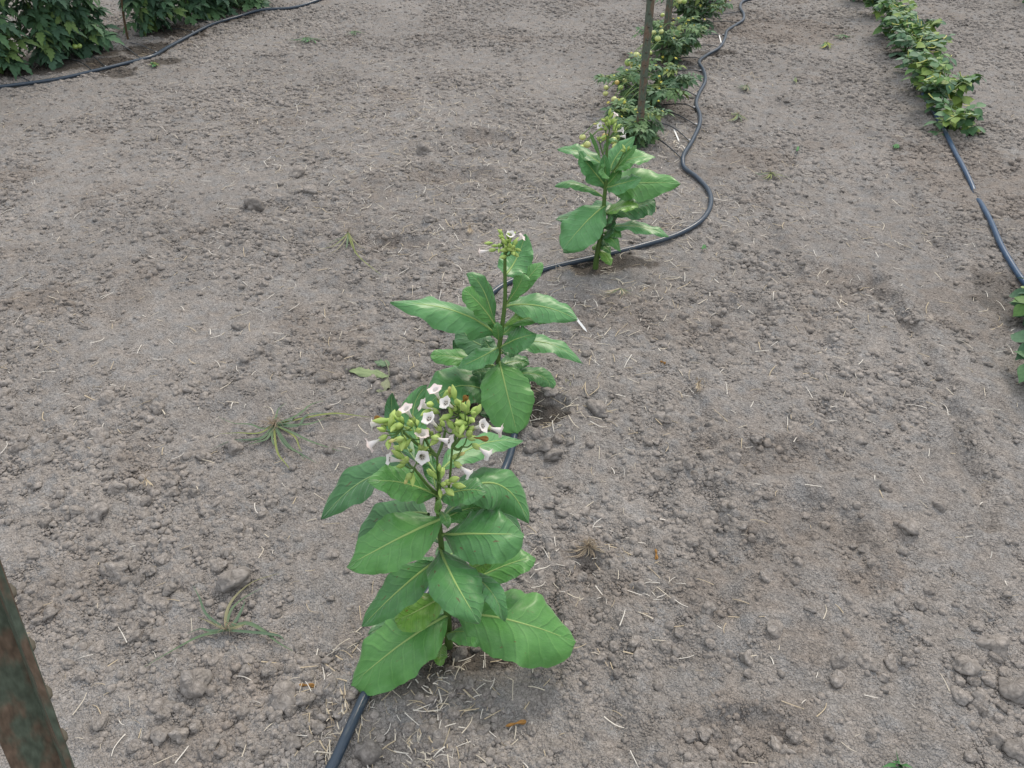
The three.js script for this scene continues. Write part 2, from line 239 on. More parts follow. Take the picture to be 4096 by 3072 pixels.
// ───────────────────────── hoses ─────────────────────────
const HR = 0.0101;
function hose(label, px, mat = hoseMat, group) {
  const pts = px.map(([x, y, bury = 0]) => { const p = G(x, y, HR * 0.75); p.y = baseH(p.x, p.z) + HR * 0.95 - bury + 0.003; return p; });
  const o = thing('irrigation_hose', label, 'hose', pts[0].clone().setY(0), group); const L = local(pts, o.position); part('pipe', tube(L, HR, HR, 12, pts.length * 6), mat, o);
  hosePaths.push({ pts, x0: Math.min(...pts.map((p) => p.x)) - 0.05, x1: Math.max(...pts.map((p) => p.x)) + 0.05 }); return [o, new THREE.CatmullRomCurve3(pts, false, 'centripetal')];
}
function drip(o, px, lift = 0.02) {  // thin feeder tube, first point on the hose
  const pts = px.map(([x, y], i) => { const t = i / (px.length - 1); const p = G(x, y, 0.006 + lift * Math.sin(Math.PI * Math.min(1, t * 1.1))); return p; });
  const m = part('drip_tube', tube(local(pts, o.position), 0.0032, 0.0032, 6, 18), dripMat, o);
  const b = new THREE.CylinderGeometry(0.0042, 0.0042, 0.012, 8); const bm = part('barb', b, barbMat, m); const d = pts[1].clone().sub(pts[0]).normalize(); bm.position.copy(pts[0]).sub(o.position).addScaledVector(d, 0.004).add(V(0, 0.006, 0)); bm.quaternion.setFromUnitVectors(UP, d);
}
const [mainHose] = hose('dark hose winding under the tobacco plants and past the staked tomatoes', [[1240, 3230], [1330, 3072], [1400, 2920], [1470, 2770], [1570, 2600], [1723, 2357], [1840, 2205], [1940, 2040], [2020, 1880], [2052, 1775], [2060, 1650], [2010, 1470], [1930, 1330], [1920, 1250], [1960, 1185], [2032, 1136], [2158, 1088], [2370, 1036], [2557, 990], [2715, 940], [2805, 886], [2842, 822], [2832, 764], [2785, 712], [2735, 672], [2731, 635], [2769, 566], [2798, 500], [2799, 465], [2784, 420], [2794, 380], [2820, 328], [2814, 287], [2796, 252], [2826, 224], [2875, 195], [2898, 159], [2908, 126], [2944, 102], [2971, 84], [2975, 62], [2961, 33], [2973, 8], [3015, -6], [3080, -40], [3100, -90]]);
[[[2731, 637], [2684, 594], [2629, 554], [2570, 533]], [[2760, 567], [2706, 518], [2661, 497], [2622, 490]], [[2787, 502], [2729, 468], [2674, 447], [2634, 443]], [[2778, 434], [2747, 418], [2692, 416], [2650, 420]], [[2786, 384], [2745, 362], [2704, 355], [2660, 356]], [[2806, 325], [2766, 305], [2721, 299], [2680, 300]], [[2803, 286], [2765, 279], [2725, 281], [2690, 286]], [[2806, 238], [2780, 229], [2740, 230], [2700, 236]], [[2880, 190], [2840, 180], [2800, 182], [2770, 186]], [[2895, 142], [2860, 138], [2815, 140], [2780, 146]], [[2960, 92], [2900, 84], [2850, 88], [2810, 92]], [[2966, 45], [2920, 52], [2870, 58], [2830, 62]]].forEach((d) => drip(mainHose, d, 0.018));
const [sideHose] = hose('dusty dark hose curving in front of the tall dark leafy tomato row', [[-330, 400], [-160, 372], [0, 351], [127, 335], [253, 316], [373, 288], [506, 256], [601, 231], [677, 190], [760, 146], [854, 98], [949, 70], [1044, 43], [1171, 33], [1266, 6], [1320, -14], [1420, -60]]);
[[[130, 332], [105, 318], [60, 300], [20, 292]], [[373, 286], [345, 262], [315, 245], [280, 236]], [[425, 270], [400, 248], [375, 228], [345, 216]], [[570, 240], [530, 208], [505, 190], [480, 172]], [[628, 212], [590, 192], [550, 176], [515, 170]], [[775, 130], [745, 120], [700, 115], [660, 118]], [[860, 94], [820, 88], [780, 84], [740, 88]], [[1050, 38], [1020, 26], [990, 20], [960, 22]], [[1110, 34], [1095, 18], [1075, 8], [1050, 4]]].forEach((d) => drip(sideHose, d, 0.012));
const [beanHose] = hose('partly buried hose running along the bean row', [[3690, 380], [3740, 460], [3781, 536], [3824, 623], [3860, 690], [3898, 755, 0.014], [3908, 776, 0.026], [3920, 800, 0.012], [3961, 890], [4005, 992], [4055, 1078], [4085, 1122], [4140, 1190], [4220, 1300]], hoseBlue);

// clods
const nearHose = (x, z) => hosePaths.some((h) => x > h.x0 && x < h.x1 && segDist(x, z, h.pts)[0] < 0.022);
function clodGeo(detail, seed, rough) {
  let g = new THREE.IcosahedronGeometry(1, detail); const r = rng(seed), ox = r() * 50, oy = r() * 50, p = g.attributes.position;
  for (let i = 0; i < p.count; i++) { const x = p.getX(i), y = p.getY(i), z = p.getZ(i); const n = 1 + rough * (noise(x * 1.1 + ox, y * 1.1 + z * 0.8 + oy) * 1.5 + 0.55 * noise(x * 2.6 + oy, z * 2.6 - y * 2 + ox) + 0.28 * noise(x * 6 + y * 5, z * 6 + oy)); p.setXYZ(i, x * n, y * n * 0.82, z * n); }
  g.deleteAttribute('normal'); const uv = g.attributes.uv; for (let i = 0; i < uv.count; i++) uv.setXY(i, uv.getX(i) * 0.12, uv.getY(i) * 0.06); g = mergeVertices(g, 1e-4); g.computeVertexNormals(); return g;
}
const bigClods = [0, 1, 2, 3, 4, 5].map((k) => clodGeo(4, 40 + k, 0.42)), smallClods = [0, 1, 2].map((k) => clodGeo(1, 60 + k, 0.62));
{
  const list = []; // [x, z, r, chosen]
  const put = (px, py, rpx) => { const p = G(px, py); list.push([p.x, p.z, rpx / FPX * depthOf(p), 1]); };
  [[579, 2494, 21], [405, 2890, 33], [652, 2839, 40], [785, 2750, 62], [721, 2947, 35], [640, 2950, 38], [538, 2991, 30], [1165, 2981, 34], [1139, 2795, 52], [943, 2333, 58], [470, 2290, 40], [606, 2290, 22], [390, 2600, 28], [290, 2575, 30], [1330, 2220, 24], [870, 2100, 22],
   [1840, 2627, 30], [1473, 3019, 56], [1878, 2918, 18], [1866, 2867, 16], [2334, 2722, 22], [1958, 2813, 20], [1170, 2981, 30], [1397, 2794, 32], [1905, 2600, 22], [1850, 2570, 18], [1800, 2680, 18], [1720, 2800, 34], [1770, 2960, 42], [2230, 2990, 26], [2360, 2950, 24],
   [2990, 2638, 32], [3350, 2723, 32], [3356, 2647, 34], [3463, 2653, 32], [3558, 2653, 30], [3634, 2647, 24], [3104, 2988, 34], [3842, 2792, 38], [3911, 2805, 40], [3955, 2723, 34], [3867, 2672, 46], [3974, 2584, 56], [4056, 2760, 56], [3526, 2710, 24], [3533, 2760, 18], [3318, 2937, 25], [3993, 2969, 38], [4063, 3013, 50], [3318, 3013, 20], [3000, 2700, 24], [2830, 2440, 26], [3240, 2440, 20], [2840, 2580, 22], [3100, 2520, 38], [3480, 2950, 22],
   [2390, 1640, 34], [2400, 1660, 26], [2590, 1780, 20], [2830, 2110, 24], [2965, 2115, 22], [3080, 2150, 18], [3540, 1960, 22], [3630, 2120, 36], [3760, 2030, 32], [3020, 1760, 22], [3060, 1990, 16], [3410, 2190, 16], [2700, 1885, 20], [2640, 1690, 16], [2200, 1570, 30], [2180, 1790, 36], [2210, 1830, 40], [2150, 1740, 26], [2120, 1800, 30], [2230, 1760, 24],
   [1320, 1800, 26], [945, 1800, 32], [470, 1960, 34], [395, 2060, 36], [310, 2050, 26], [635, 1640, 28], [430, 1600, 34], [400, 1760, 38], [170, 1770, 28], [80, 1800, 26], [960, 1310, 24], [340, 1310, 20], [780, 1540, 22], [1390, 2000, 34], [600, 1600, 30], [1030, 1420, 22], [1020, 830, 36], [1240, 770, 26], [1190, 700, 26], [1700, 610, 34], [1720, 880, 22], [1930, 870, 22], [2080, 980, 18], [1100, 1020, 20], [1060, 1140, 18],
   [2350, 1420, 20], [1510, 1560, 26], [1560, 1590, 24], [1590, 1530, 22], [1540, 1640, 26], [3908, 776, 11], [3899, 766, 9], [3917, 786, 8], [3905, 770, 7], [1490, 1520, 22], [1400, 1480, 24]].forEach((a) => put(...a));
  const r1 = rng(5150);
  for (let tries = 0, n = 0; n < 250000 && tries < 1500000; tries++) {
    const z = -0.5 * Math.pow(8.0 / 0.5, Math.pow(r1(), 0.9)), x = (r1() * 2 - 1) * (1.0 - 0.63 * z), k = clodiness(x, z), d = Math.hypot(x, z, EYE);
    if (r1() > 0.2 + 0.8 * k) { r1(); continue; } if (nearHose(x, z)) continue;
    const u = r1(), r = Math.min(0.0125, 0.00155 * Math.max(1, d * 0.48) * Math.pow(1 - u * 0.9985, -0.38)) * (0.75 + 0.45 * k); list.push([x, z, r, 0]); n++;
  }
  for (const c of list) { const p = V(c[0], 0, c[1]), dep = depthOf(p), sx = c[0] / dep * FPX, vv = (EYE * CP - (-c[1]) * SP) / dep; c[4] = Math.abs(sx) < 2060 && Math.abs(vv * FPX) < 1560 ? c[2] / dep : 0; }
  list.sort((a, b) => (b[3] - a[3]) * 10 + b[4] - a[4]);
  const m4 = new THREE.Matrix4(), q = new THREE.Quaternion(), e = new THREE.Euler(), cc = new THREE.Color(), small = [[], [], []];
  list.forEach(([x, z, r, , ap], i) => {
    const y = baseH(x, z) + 0.4 * fineH(x, z) + r * (i < 300 ? rr(0.0, 0.4) : rr(-0.15, 0.35)), sx = rr(0.85, 1.2), sz = rr(0.85, 1.2), sy = rr(0.75, 1.05);
    e.set(rr(-0.5, 0.5), rr(0, 6.28), rr(-0.5, 0.5)); q.setFromEuler(e);
    if (i < 300) { const wk = patch(wetShades, x, z); const m = part('soil_clod', bigClods[i % 6], clodMats[wk > 0.4 ? 3 : Math.floor(rr(0, 3.2))], soil); m.position.set(x, y - soil.position.y, z); m.quaternion.copy(q); m.scale.set(r * sx, r * sy, r * sz); }
    else small[i % 3].push([m4.compose(V(x, y, z), q, V(r * sx, r * sy, r * sz)).clone(), x, z]);
  });
  const smallMat = std({ color: 0xffffff, map: soilMap, roughness: 1 });
  small.forEach((s, k) => { const im = new THREE.InstancedMesh(smallClods[k], smallMat, s.length); s.forEach(([m, x, z], i) => { im.setMatrixAt(i, m); const t = soilTint(x, z), v = rr(0.86, 1.14); im.setColorAt(i, cc.setRGB(t[0] * v, t[1] * v, t[2] * v)); }); im.name = 'soil_crumbs'; im.userData.kind = 'stuff'; soil.add(im); });
}

// ───────────────────────── tobacco plants ─────────────────────────
function tobaccoLeafGeo(P0, P1, P2, widthPx, o) {
  // midrib: quadratic curve through P1 at half way
  const C = P1.clone().multiplyScalar(2).addScaledVector(P0, -0.5).addScaledVector(P2, -0.5), curve = new THREE.QuadraticBezierCurve3(P0, C, P2);
  const toCam = V(0, EYE, 0).sub(P1).normalize(), f = o.f ?? 0.35, hint = UP.clone().multiplyScalar(1 - f).addScaledVector(toCam, f).normalize();
  if (o.n) hint.set(...o.n).normalize();
  const T1 = curve.getTangent(0.5), W1 = T1.clone().cross(hint).normalize(); if (o.roll) W1.applyAxisAngle(T1, o.roll);
  const Tp = T1.clone().addScaledVector(toCam, -T1.dot(toCam)).normalize(), side = toCam.clone().cross(Tp), proj = Math.max(0.38, Math.abs(W1.dot(side)));
  const full = widthPx / FPX * depthOf(P1) / proj; let hw = full / 2; const fold = o.fold ?? 0.16, curl = o.curl ?? 0.28, wave = o.wave ?? 0.1, ph = o.seed * 2.3, pw = o.round ? [0.72, 0.5] : [0.82, 0.86];
  const peak = pw[0] / (pw[0] + pw[1]), nrm = Math.pow(peak, pw[0]) * Math.pow(1 - peak, pw[1]), NU = 34, NV = 16;
  const prof = (s) => { const a = Math.pow(s, pw[0]) * Math.pow(1 - s, pw[1]) / nrm; return Math.max(a * smooth(-0.12, 0.2, s), 0.09 * (1 - s)); };
  const frames = []; for (let i = 0; i <= NU; i++) { const s = i / NU, p = curve.getPoint(s), t = curve.getTangent(s), w = t.clone().cross(hint).normalize(); if (o.roll) w.applyAxisAngle(t, o.roll); if (o.twist) w.applyAxisAngle(t, o.twist * (s - 0.5)); frames.push([p, t, w, w.clone().cross(t).normalize()]); }
  const at = (s, b) => {
    const [p, , w, n] = frames[Math.round(s * NU)], q = b * 2 - 1, a = Math.abs(q), k = hw * prof(s);
    const wav = wave * (Math.sin(s * 15 + ph + (q > 0 ? 1.7 : 0)) * a * a + 0.6 * Math.sin(s * 31 + ph * 2 + q) * a * a * a), quilt = 0.022 * Math.sin((s - 0.3 * a) * 9.5 * 6.283 + (q > 0 ? 2.8 : 0)) * a * (1 - a) * 2;
    const ex = q * k * (1 - 0.12 * a * curl) * (1 + 0.035 * Math.sin(s * 23 + ph + (q > 0 ? 2 : 0)) * a + 0.02 * Math.sin(s * 57 + ph) * a), up = hw * (fold * a - curl * a * a * (o.ecurl ?? 1) + wav + quilt) * Math.min(1, k / hw + 0.25) + 0.012 * hw * noise(s * 5 + ph, q * 2) * 4;
    return [p.x + w.x * ex + n.x * up, p.y + w.y * ex + n.y * up, p.z + w.z * ex + n.z * up];
  };
  for (let it = 0; it < 4; it++) { const i = Math.round(peak * NU), pc = frames[i][0], px = (v) => { const e = V(...v).sub(pc); return e.dot(side) / depthOf(V(...v)) * FPX; }; let lo = 1e9, hi = -1e9; for (let b = 0; b <= NV; b++) { const v = px(at(i / NU, b / NV)); lo = Math.min(lo, v); hi = Math.max(hi, v); } hw *= clamp(widthPx / (hi - lo), 0.45, 1.5); hw = Math.min(hw, full * 0.75, curve.getLength() * 0.33); }
  const geo = lattice(NU, NV, at);
  const rib = tube(frames.filter((_, i) => i % 4 === 0 || i === NU).slice(0, -1).map(([p, , , n], i, all) => p.clone().addScaledVector(n, -0.0004 + 0.012 * hw * noise(i * 4 / NU * 5 + ph, 0) * 4)), 0.0032 * Math.min(1, hw / 0.045) + 0.0006, 0.0005, 6, 22, 0.9);
  return [geo, rib, curve.getLength(), hw * 2];
}
const calyxGeo = (() => { const g = lattice(7, 20, (s, a) => { const th = a * 6.2832, tooth = Math.pow(Math.abs(Math.cos(th * 2.5)), 1.5); const x = s < 0.7 ? s / 0.7 * 0.24 : 0.24 + (s - 0.7) / 0.3 * (0.05 + 0.15 * tooth); const r = 0.02 + 0.088 * Math.sin(Math.min(1, s / 0.62) * Math.PI * 0.5) * (1 - 0.22 * smooth(0.6, 1, s)); return [x, r * Math.cos(th), r * Math.sin(th)]; }); const c = []; for (let i = 0; i < g.attributes.position.count; i++) { const k = g.attributes.uv.getX(i); c.push(0.26 + 0.12 * k, 0.38 + 0.10 * k, 0.10 + 0.04 * k); } g.setAttribute('color', new THREE.Float32BufferAttribute(c, 3)); return g; })();
function corollaGeo(kind, seed) {
  const r = rng(seed), tw = r() * 6, open = kind === 'bud' ? 0 : kind === 'wither' ? 0.15 : 0.85 + 0.25 * r();
  const g = lattice(18, 30, (s, a) => {
    const th = a * 6.2832; let x, rad; const lobe = Math.cos(5 * th + tw);
    if (kind === 'bud') { x = 0.1 + s * 0.62; rad = (0.042 + 0.03 * smooth(0.45, 0.8, s)) * (1 - Math.pow(s, 8) * 0.93); rad *= 1 + 0.06 * lobe; }
    else if (kind === 'wither') { x = 0.12 + s * 0.85; rad = 0.03 + 0.05 * smooth(0.45, 0.85, s) - 0.045 * smooth(0.9, 1, s); rad *= 1 + 0.25 * lobe + 0.2 * Math.sin(th * 3 + s * 9); }
    else if (s < 0.72) { const t = s / 0.72; x = 0.1 + t * 0.78; rad = 0.04 + 0.012 * t + 0.055 * smooth(0.5, 1, t); }
    else { const t = (s - 0.72) / 0.28; const f = Math.sin(t * 1.45); x = 0.88 + 0.12 * f * (1.2 - 0.6 * open) - 0.05 * t * t * (0.5 - 0.5 * lobe) * open + 0.02 * Math.sin(th * 2 + tw) * t; rad = 0.107 + open * f * (0.135 + 0.022 * lobe * t) + 0.012 * Math.sin(10 * th + tw) * t; }
    return [x, rad * Math.cos(th), rad * Math.sin(th) + (kind === 'wither' ? 0.05 * s * s : 0)];
  });
  const c = [], p = g.attributes.uv; for (let i = 0; i < p.count; i++) { const s = p.getX(i); let k;
    if (kind === 'bud') k = [0.40 + 0.2 * s, 0.46 + 0.06 * s, 0.14 + 0.06 * s];
    else if (kind === 'wither') k = [0.46, 0.22, 0.06]; else { const m = smooth(0.0, 0.55, s); k = [0.55 + 0.27 * m, 0.60 + 0.18 * m, 0.36 + 0.40 * m]; if (kind === 'pink') { const e = smooth(0.6, 1, s); k = [k[0] * (1 - 0.02 * e), k[1] * (1 - 0.17 * e), k[2] * (1 - 0.17 * e)]; } }
    c.push(...k); }
  g.setAttribute('color', new THREE.Float32BufferAttribute(c, 3)); return g;
}
const corollas = { open: [1, 2, 3].map((k) => corollaGeo('open', k)), pink: [4, 5].map((k) => corollaGeo('pink', k)), bud: [corollaGeo('bud', 6)], wither: [7, 8].map((k) => corollaGeo('wither', k)) };
const budGeo = (() => { const g = lattice(9, 10, (s, a) => { const th = a * 6.2832, rad = s < 0.55 ? 0.03 + 0.085 * Math.sin(s / 0.55 * 1.57) : 0.115 * Math.pow(1 - (s - 0.55) / 0.46, 0.75); return [s * 0.42, rad * Math.cos(th) * (1 + 0.07 * Math.cos(th * 5)), rad * Math.sin(th) * (1 + 0.07 * Math.cos(th * 5))]; }); const c = []; for (let i = 0; i < g.attributes.position.count; i++) { const k = g.attributes.uv.getX(i); c.push(0.28 + 0.15 * k, 0.44 + 0.10 * k, 0.10 + 0.05 * k); } g.setAttribute('color', new THREE.Float32BufferAttribute(c, 3)); return g; })();
const antherGeo = mergeGeometries([0, 1, 2, 3, 4].map((k) => { const s = new THREE.SphereGeometry(0.02, 6, 5); s.scale(1.4, 1, 1); s.translate(0.86 + 0.02 * (k % 2), 0.055 * Math.cos(k * 1.2566), 0.055 * Math.sin(k * 1.2566)); return s; }));

function tobacco(spec) {
  const { ox, oy, sc, stem, leaves, flowers, buds, hubs, label } = spec, P = (x, y) => [ox + x / sc, oy + y / sc];
  const base = G(...P(...stem[0])), bz = base.z, o = thing('tobacco_plant', label, 'tobacco plant', base, 'tobacco plants in flower along the hose');
  const A = (x, y, dz = 0) => { const p = atZ(...P(x, y), bz + dz), g = baseH(p.x, p.z) + 0.012; if (p.y < g) return atH(...P(x, y), g); return p; };
  const sp = stem.map(([x, y, dz = 0], i) => i ? A(x, y, dz) : base.clone().add(V(0, -0.03, 0)));
  part('stem', tube(local(sp, base), spec.r0 ?? 0.009, spec.r1 ?? 0.0042, 9, 40), stemMat, o);
  const note = [];
  leaves.forEach(([bx, by, mx, my, tx, ty, w, dm, dt, opt = {}], i) => {
    const b = A(bx, by, opt.db ?? 0), m = A(mx, my, dm), t = A(tx, ty, dt), [g, rib, len, full] = tobaccoLeafGeo(...local([b, m, t], V(0, 0, 0)), w / sc * 1.07, { seed: i + 1, twist: ((i * 37) % 11 - 5) * 0.05, ...opt });
    g.translate(-base.x, -base.y, -base.z); rib.translate(-base.x, -base.y, -base.z);
    const lf = part('leaf', g, tobaccoLeaf[opt.m ?? [0, 1, 0, 2, 1][i % 5]], o); part('midrib', rib, opt.m === 2 ? midribPale : midribMat, lf);
    note.push([i + 1, b.y, m.y, t.y, len, full].map((v) => +v.toFixed(3)).join(' '));
  });
  if (spec.log) console.log(label + '\n' + note.join('\n'));
  const hub = hubs.map(([x, y, dz, from]) => ({ p: A(x, y, dz), from })), fl = rng(spec.seed);
  hub.forEach(({ p, from }) => { if (from === undefined) return; const a = typeof from === 'number' ? hub[from].p : A(...from); const mid = a.clone().lerp(p, 0.5).add(V(0, -0.006, 0)); part('flower_branch', tube(local([a, mid, p], base), 0.0027, 0.0021, 6, 8), stemMat, o); });
  const nearest = (p) => hub.reduce((a, b) => b.p.distanceTo(p) < a.p.distanceTo(p) ? b : a).p;
  const S = spec.size ?? 0.05;
  const stalk = (p, dir, parent) => { const h = nearest(p); part('flower_stalk', tube(local([h, h.clone().lerp(p, 0.55).add(V(0, -0.004, 0)), p], base), 0.0013, 0.0012, 5, 6), stemMat, parent); };
  flowers.forEach(([mx, my, bx, by, kind, dz = 0, tow = 0.02]) => {
    const b = A(bx, by, dz), m = A(mx, my, dz + tow * (tow > 0.04 ? 1 : 0.4)), d = m.clone().sub(b), f = new THREE.Group(); f.name = 'flower'; o.add(f); f.position.copy(b).sub(base); f.quaternion.copy(frameQuat(d, UP)); const L = clamp(d.length(), S * 0.66, S * 1.15); f.scale.set(L, S, S);
    const set = corollas[kind]; part('corolla', set[Math.floor(fl() * set.length)], kind === 'wither' ? witherMat : kind === 'bud' ? budMat : petalMat, f).scale.set(1, kind === 'bud' ? 0.85 : 0.9, kind === 'bud' ? 0.85 : 0.9); part('calyx', calyxGeo, budMat, f).scale.set(1, 0.85, 0.85); if (kind === 'open') part('anthers', antherGeo, antherMat, f).scale.set(1, 0.9, 0.9); stalk(b, d, o);
  });
  buds.forEach(([x, y, n, spread, dz]) => { for (let k = 0; k < n * 0.72; k++) { const h = A(x, y, dz), th = fl() * 6.283, el = fl() * 1.9 - 0.55, d = V(Math.cos(th) * Math.cos(el), Math.sin(el), Math.sin(th) * Math.cos(el)), p = h.clone().addScaledVector(d, spread * (0.25 + 0.75 * fl())); const b = part('bud', budGeo, budMat, o); b.position.copy(p).sub(base); b.quaternion.copy(frameQuat(d, UP)); const q = S * (0.5 + 0.45 * fl()); b.scale.set(q * (1.05 + 0.5 * fl()), q, q); if (k % 2) stalk(p, d, o); } });
  return o;
}

tobacco({ label: 'tobacco plant with the fullest white flower cluster, rooted beside the hose', seed: 1, ox: 1200, oy: 1450, sc: 1.185, size: 0.054,
  stem: [[705, 1350], [698, 1190, 0], [680, 1000, 0], [668, 850, 0], [655, 700, 0], [652, 640, 0]],
  leaves: [
    [560, 540, 330, 545, 100, 745, 150, -0.03, 0.0, { f: 0.2, m: 2, fold: 0.3 }],
    [700, 660, 930, 575, 1085, 765, 175, -0.03, 0.0, { f: 0.3, m: 0, curl: 0.5 }],
    [690, 720, 860, 665, 1060, 835, 120, -0.06, -0.03, { f: 0.25, m: 2 }],
    [610, 720, 430, 735, 275, 860, 130, -0.05, -0.03, { f: 0.2, m: 2, fold: 0.35 }],
    [640, 520, 535, 280, 602, 105, 120, -0.09, -0.13, { f: 0.6, m: 0 }],
    [560, 480, 455, 300, 437, 143, 85, -0.08, -0.11, { f: 0.6, m: 2 }],
    [660, 520, 850, 390, 1060, 372, 110, -0.08, -0.14, { f: 0.25, m: 4 }],
    [645, 600, 620, 500, 600, 430, 70, -0.04, -0.05, { f: 0.5, m: 4 }],
    [655, 635, 485, 570, 318, 565, 150, 0.03, 0.05, { f: 0.45, m: 1, fold: 0.24 }],
    [655, 640, 780, 605, 885, 615, 108, 0.03, 0.04, { f: 0.3, m: 0 }],
    [685, 735, 445, 845, 220, 972, 228, 0.06, 0.08, { f: 0.5, m: 1, fold: 0.18 }],
    [672, 815, 850, 812, 1062, 815, 235, 0.04, 0.03, { f: 0.55, m: 0, round: 1, curl: 0.34 }],
    [645, 940, 480, 1070, 292, 1252, 172, 0.05, 0.08, { f: 0.3, m: 0, fold: 0.22 }],
    [662, 880, 735, 1040, 855, 1240, 228, 0.10, 0.16, { f: 0.25, m: 0, fold: 0.3, curl: 0.45 }],
    [720, 1080, 990, 955, 1117, 930, 125, -0.03, -0.05, { f: 0.3, m: 1 }],
    [760, 1010, 850, 960, 925, 935, 70, 0.0, 0.0, { f: 0.35, m: 3 }],
    [690, 1100, 560, 1175, 448, 1225, 160, 0.04, 0.06, { f: 0.4, m: 3, round: 1 }],
    [715, 1180, 1010, 1225, 1308, 1325, 300, 0.05, 0.05, { f: 0.45, m: 1, round: 1, curl: 0.42 }],
    [800, 1000, 905, 1085, 970, 1228, 95, 0.1, 0.13, { f: 0.2, m: 4, fold: 0.45, db: 0.03 }],
    [690, 1290, 790, 1275, 905, 1310, 110, 0.05, 0.06, { f: 0.4, m: 1, round: 1 }],
    [690, 1330, 665, 1380, 680, 1432, 62, 0.05, 0.07, { f: 0.4, m: 3, round: 1 }],
    [705, 1195, 500, 1320, 242, 1530, 275, 0.07, 0.1, { f: 0.45, m: 1, round: 1, fold: 0.12, curl: 0.3 }],
    [690, 1250, 640, 1180, 610, 1130, 90, -0.06, -0.1, { f: 0.3, m: 2 }],
    [700, 1300, 500, 1240, 320, 1290, 110, -0.03, -0.02, { f: 0.3, m: 2 }],
    [680, 950, 760, 900, 880, 960, 110, -0.08, -0.1, { f: 0.3, m: 2 }],
    [665, 760, 770, 700, 885, 690, 95, -0.02, -0.03, { f: 0.35, m: 1 }], [668, 860, 610, 800, 560, 790, 80, -0.05, -0.07, { f: 0.3, m: 2 }], [685, 1010, 620, 960, 570, 920, 80, -0.05, -0.08, { f: 0.3, m: 0 }], [690, 1080, 730, 1120, 760, 1180, 80, 0.05, 0.07, { f: 0.3, m: 1 }], [700, 1180, 780, 1150, 860, 1120, 100, -0.03, -0.05, { f: 0.3, m: 2 }], [660, 700, 690, 740, 700, 790, 45, 0.04, 0.05, { f: 0.4, m: 1 }], [665, 730, 655, 690, 665, 640, 34, 0.03, 0.02, { f: 0.6, m: 3 }]],
  hubs: [[655, 625, 0], [700, 640, 0], [650, 445, 0, 0], [722, 400, 0, 1], [540, 500, 0.02, 0], [480, 320, 0.01, 2], [590, 355, 0.0, 2], [690, 320, -0.02, 2], [785, 300, 0, 3], [765, 240, -0.02, 3], [665, 575, 0.02, 0], [770, 400, 0.02, 3]],
  flowers: [[640, 130, 672, 198, 'pink', -0.04, 0.0], [688, 190, 745, 225, 'open', -0.02, 0.03], [602, 258, 672, 325, 'open', 0.01, 0.03], [622, 222, 660, 240, 'pink', -0.03, 0], [503, 222, 545, 285, 'pink', -0.02, 0], [352, 290, 440, 285, 'open', 0, 0.01], [335, 388, 415, 345, 'pink', 0.02, 0.02], [708, 375, 620, 352, 'open', 0.04, 0.03], [878, 298, 795, 318, 'open', 0, 0.03], [930, 318, 862, 300, 'pink', -0.02, 0], [898, 440, 815, 385, 'open', 0.02, 0.01], [805, 528, 728, 470, 'open', 0.03, 0.02], [422, 458, 512, 472, 'open', 0.02, 0.02], [582, 452, 565, 430, 'open', 0.0, 0.045], [580, 330, 572, 415, 'pink', 0.02, 0.0], [484, 598, 526, 522, 'bud', 0.04, 0.01], [752, 557, 680, 572, 'bud', 0.03, 0.01], [710, 108, 705, 172, 'bud', -0.04, 0], [795, 150, 748, 222, 'wither', -0.03, 0], [806, 148, 785, 245, 'bud', -0.01, 0], [385, 270, 455, 280, 'wither', 0.0, 0], [872, 357, 790, 358, 'wither', 0.02, 0], [405, 378, 495, 358, 'bud', 0.03, 0.01], [770, 300, 720, 335, 'bud', 0.0, 0], [775, 430, 720, 455, 'bud', 0.02, 0]],
  buds: [[745, 235, 9, 0.022, -0.02], [790, 250, 9, 0.024, 0], [720, 275, 6, 0.02, -0.01], [815, 290, 8, 0.022, 0], [690, 320, 5, 0.02, 0], [500, 300, 8, 0.022, 0], [420, 330, 9, 0.02, 0.01], [550, 330, 7, 0.02, 0], [620, 365, 6, 0.022, 0], [770, 360, 7, 0.02, 0.01], [520, 430, 6, 0.022, 0.02], [535, 480, 7, 0.024, 0.02], [660, 570, 15, 0.026, 0.02], [655, 200, 4, 0.02, -0.03], [470, 270, 4, 0.018, 0]] });

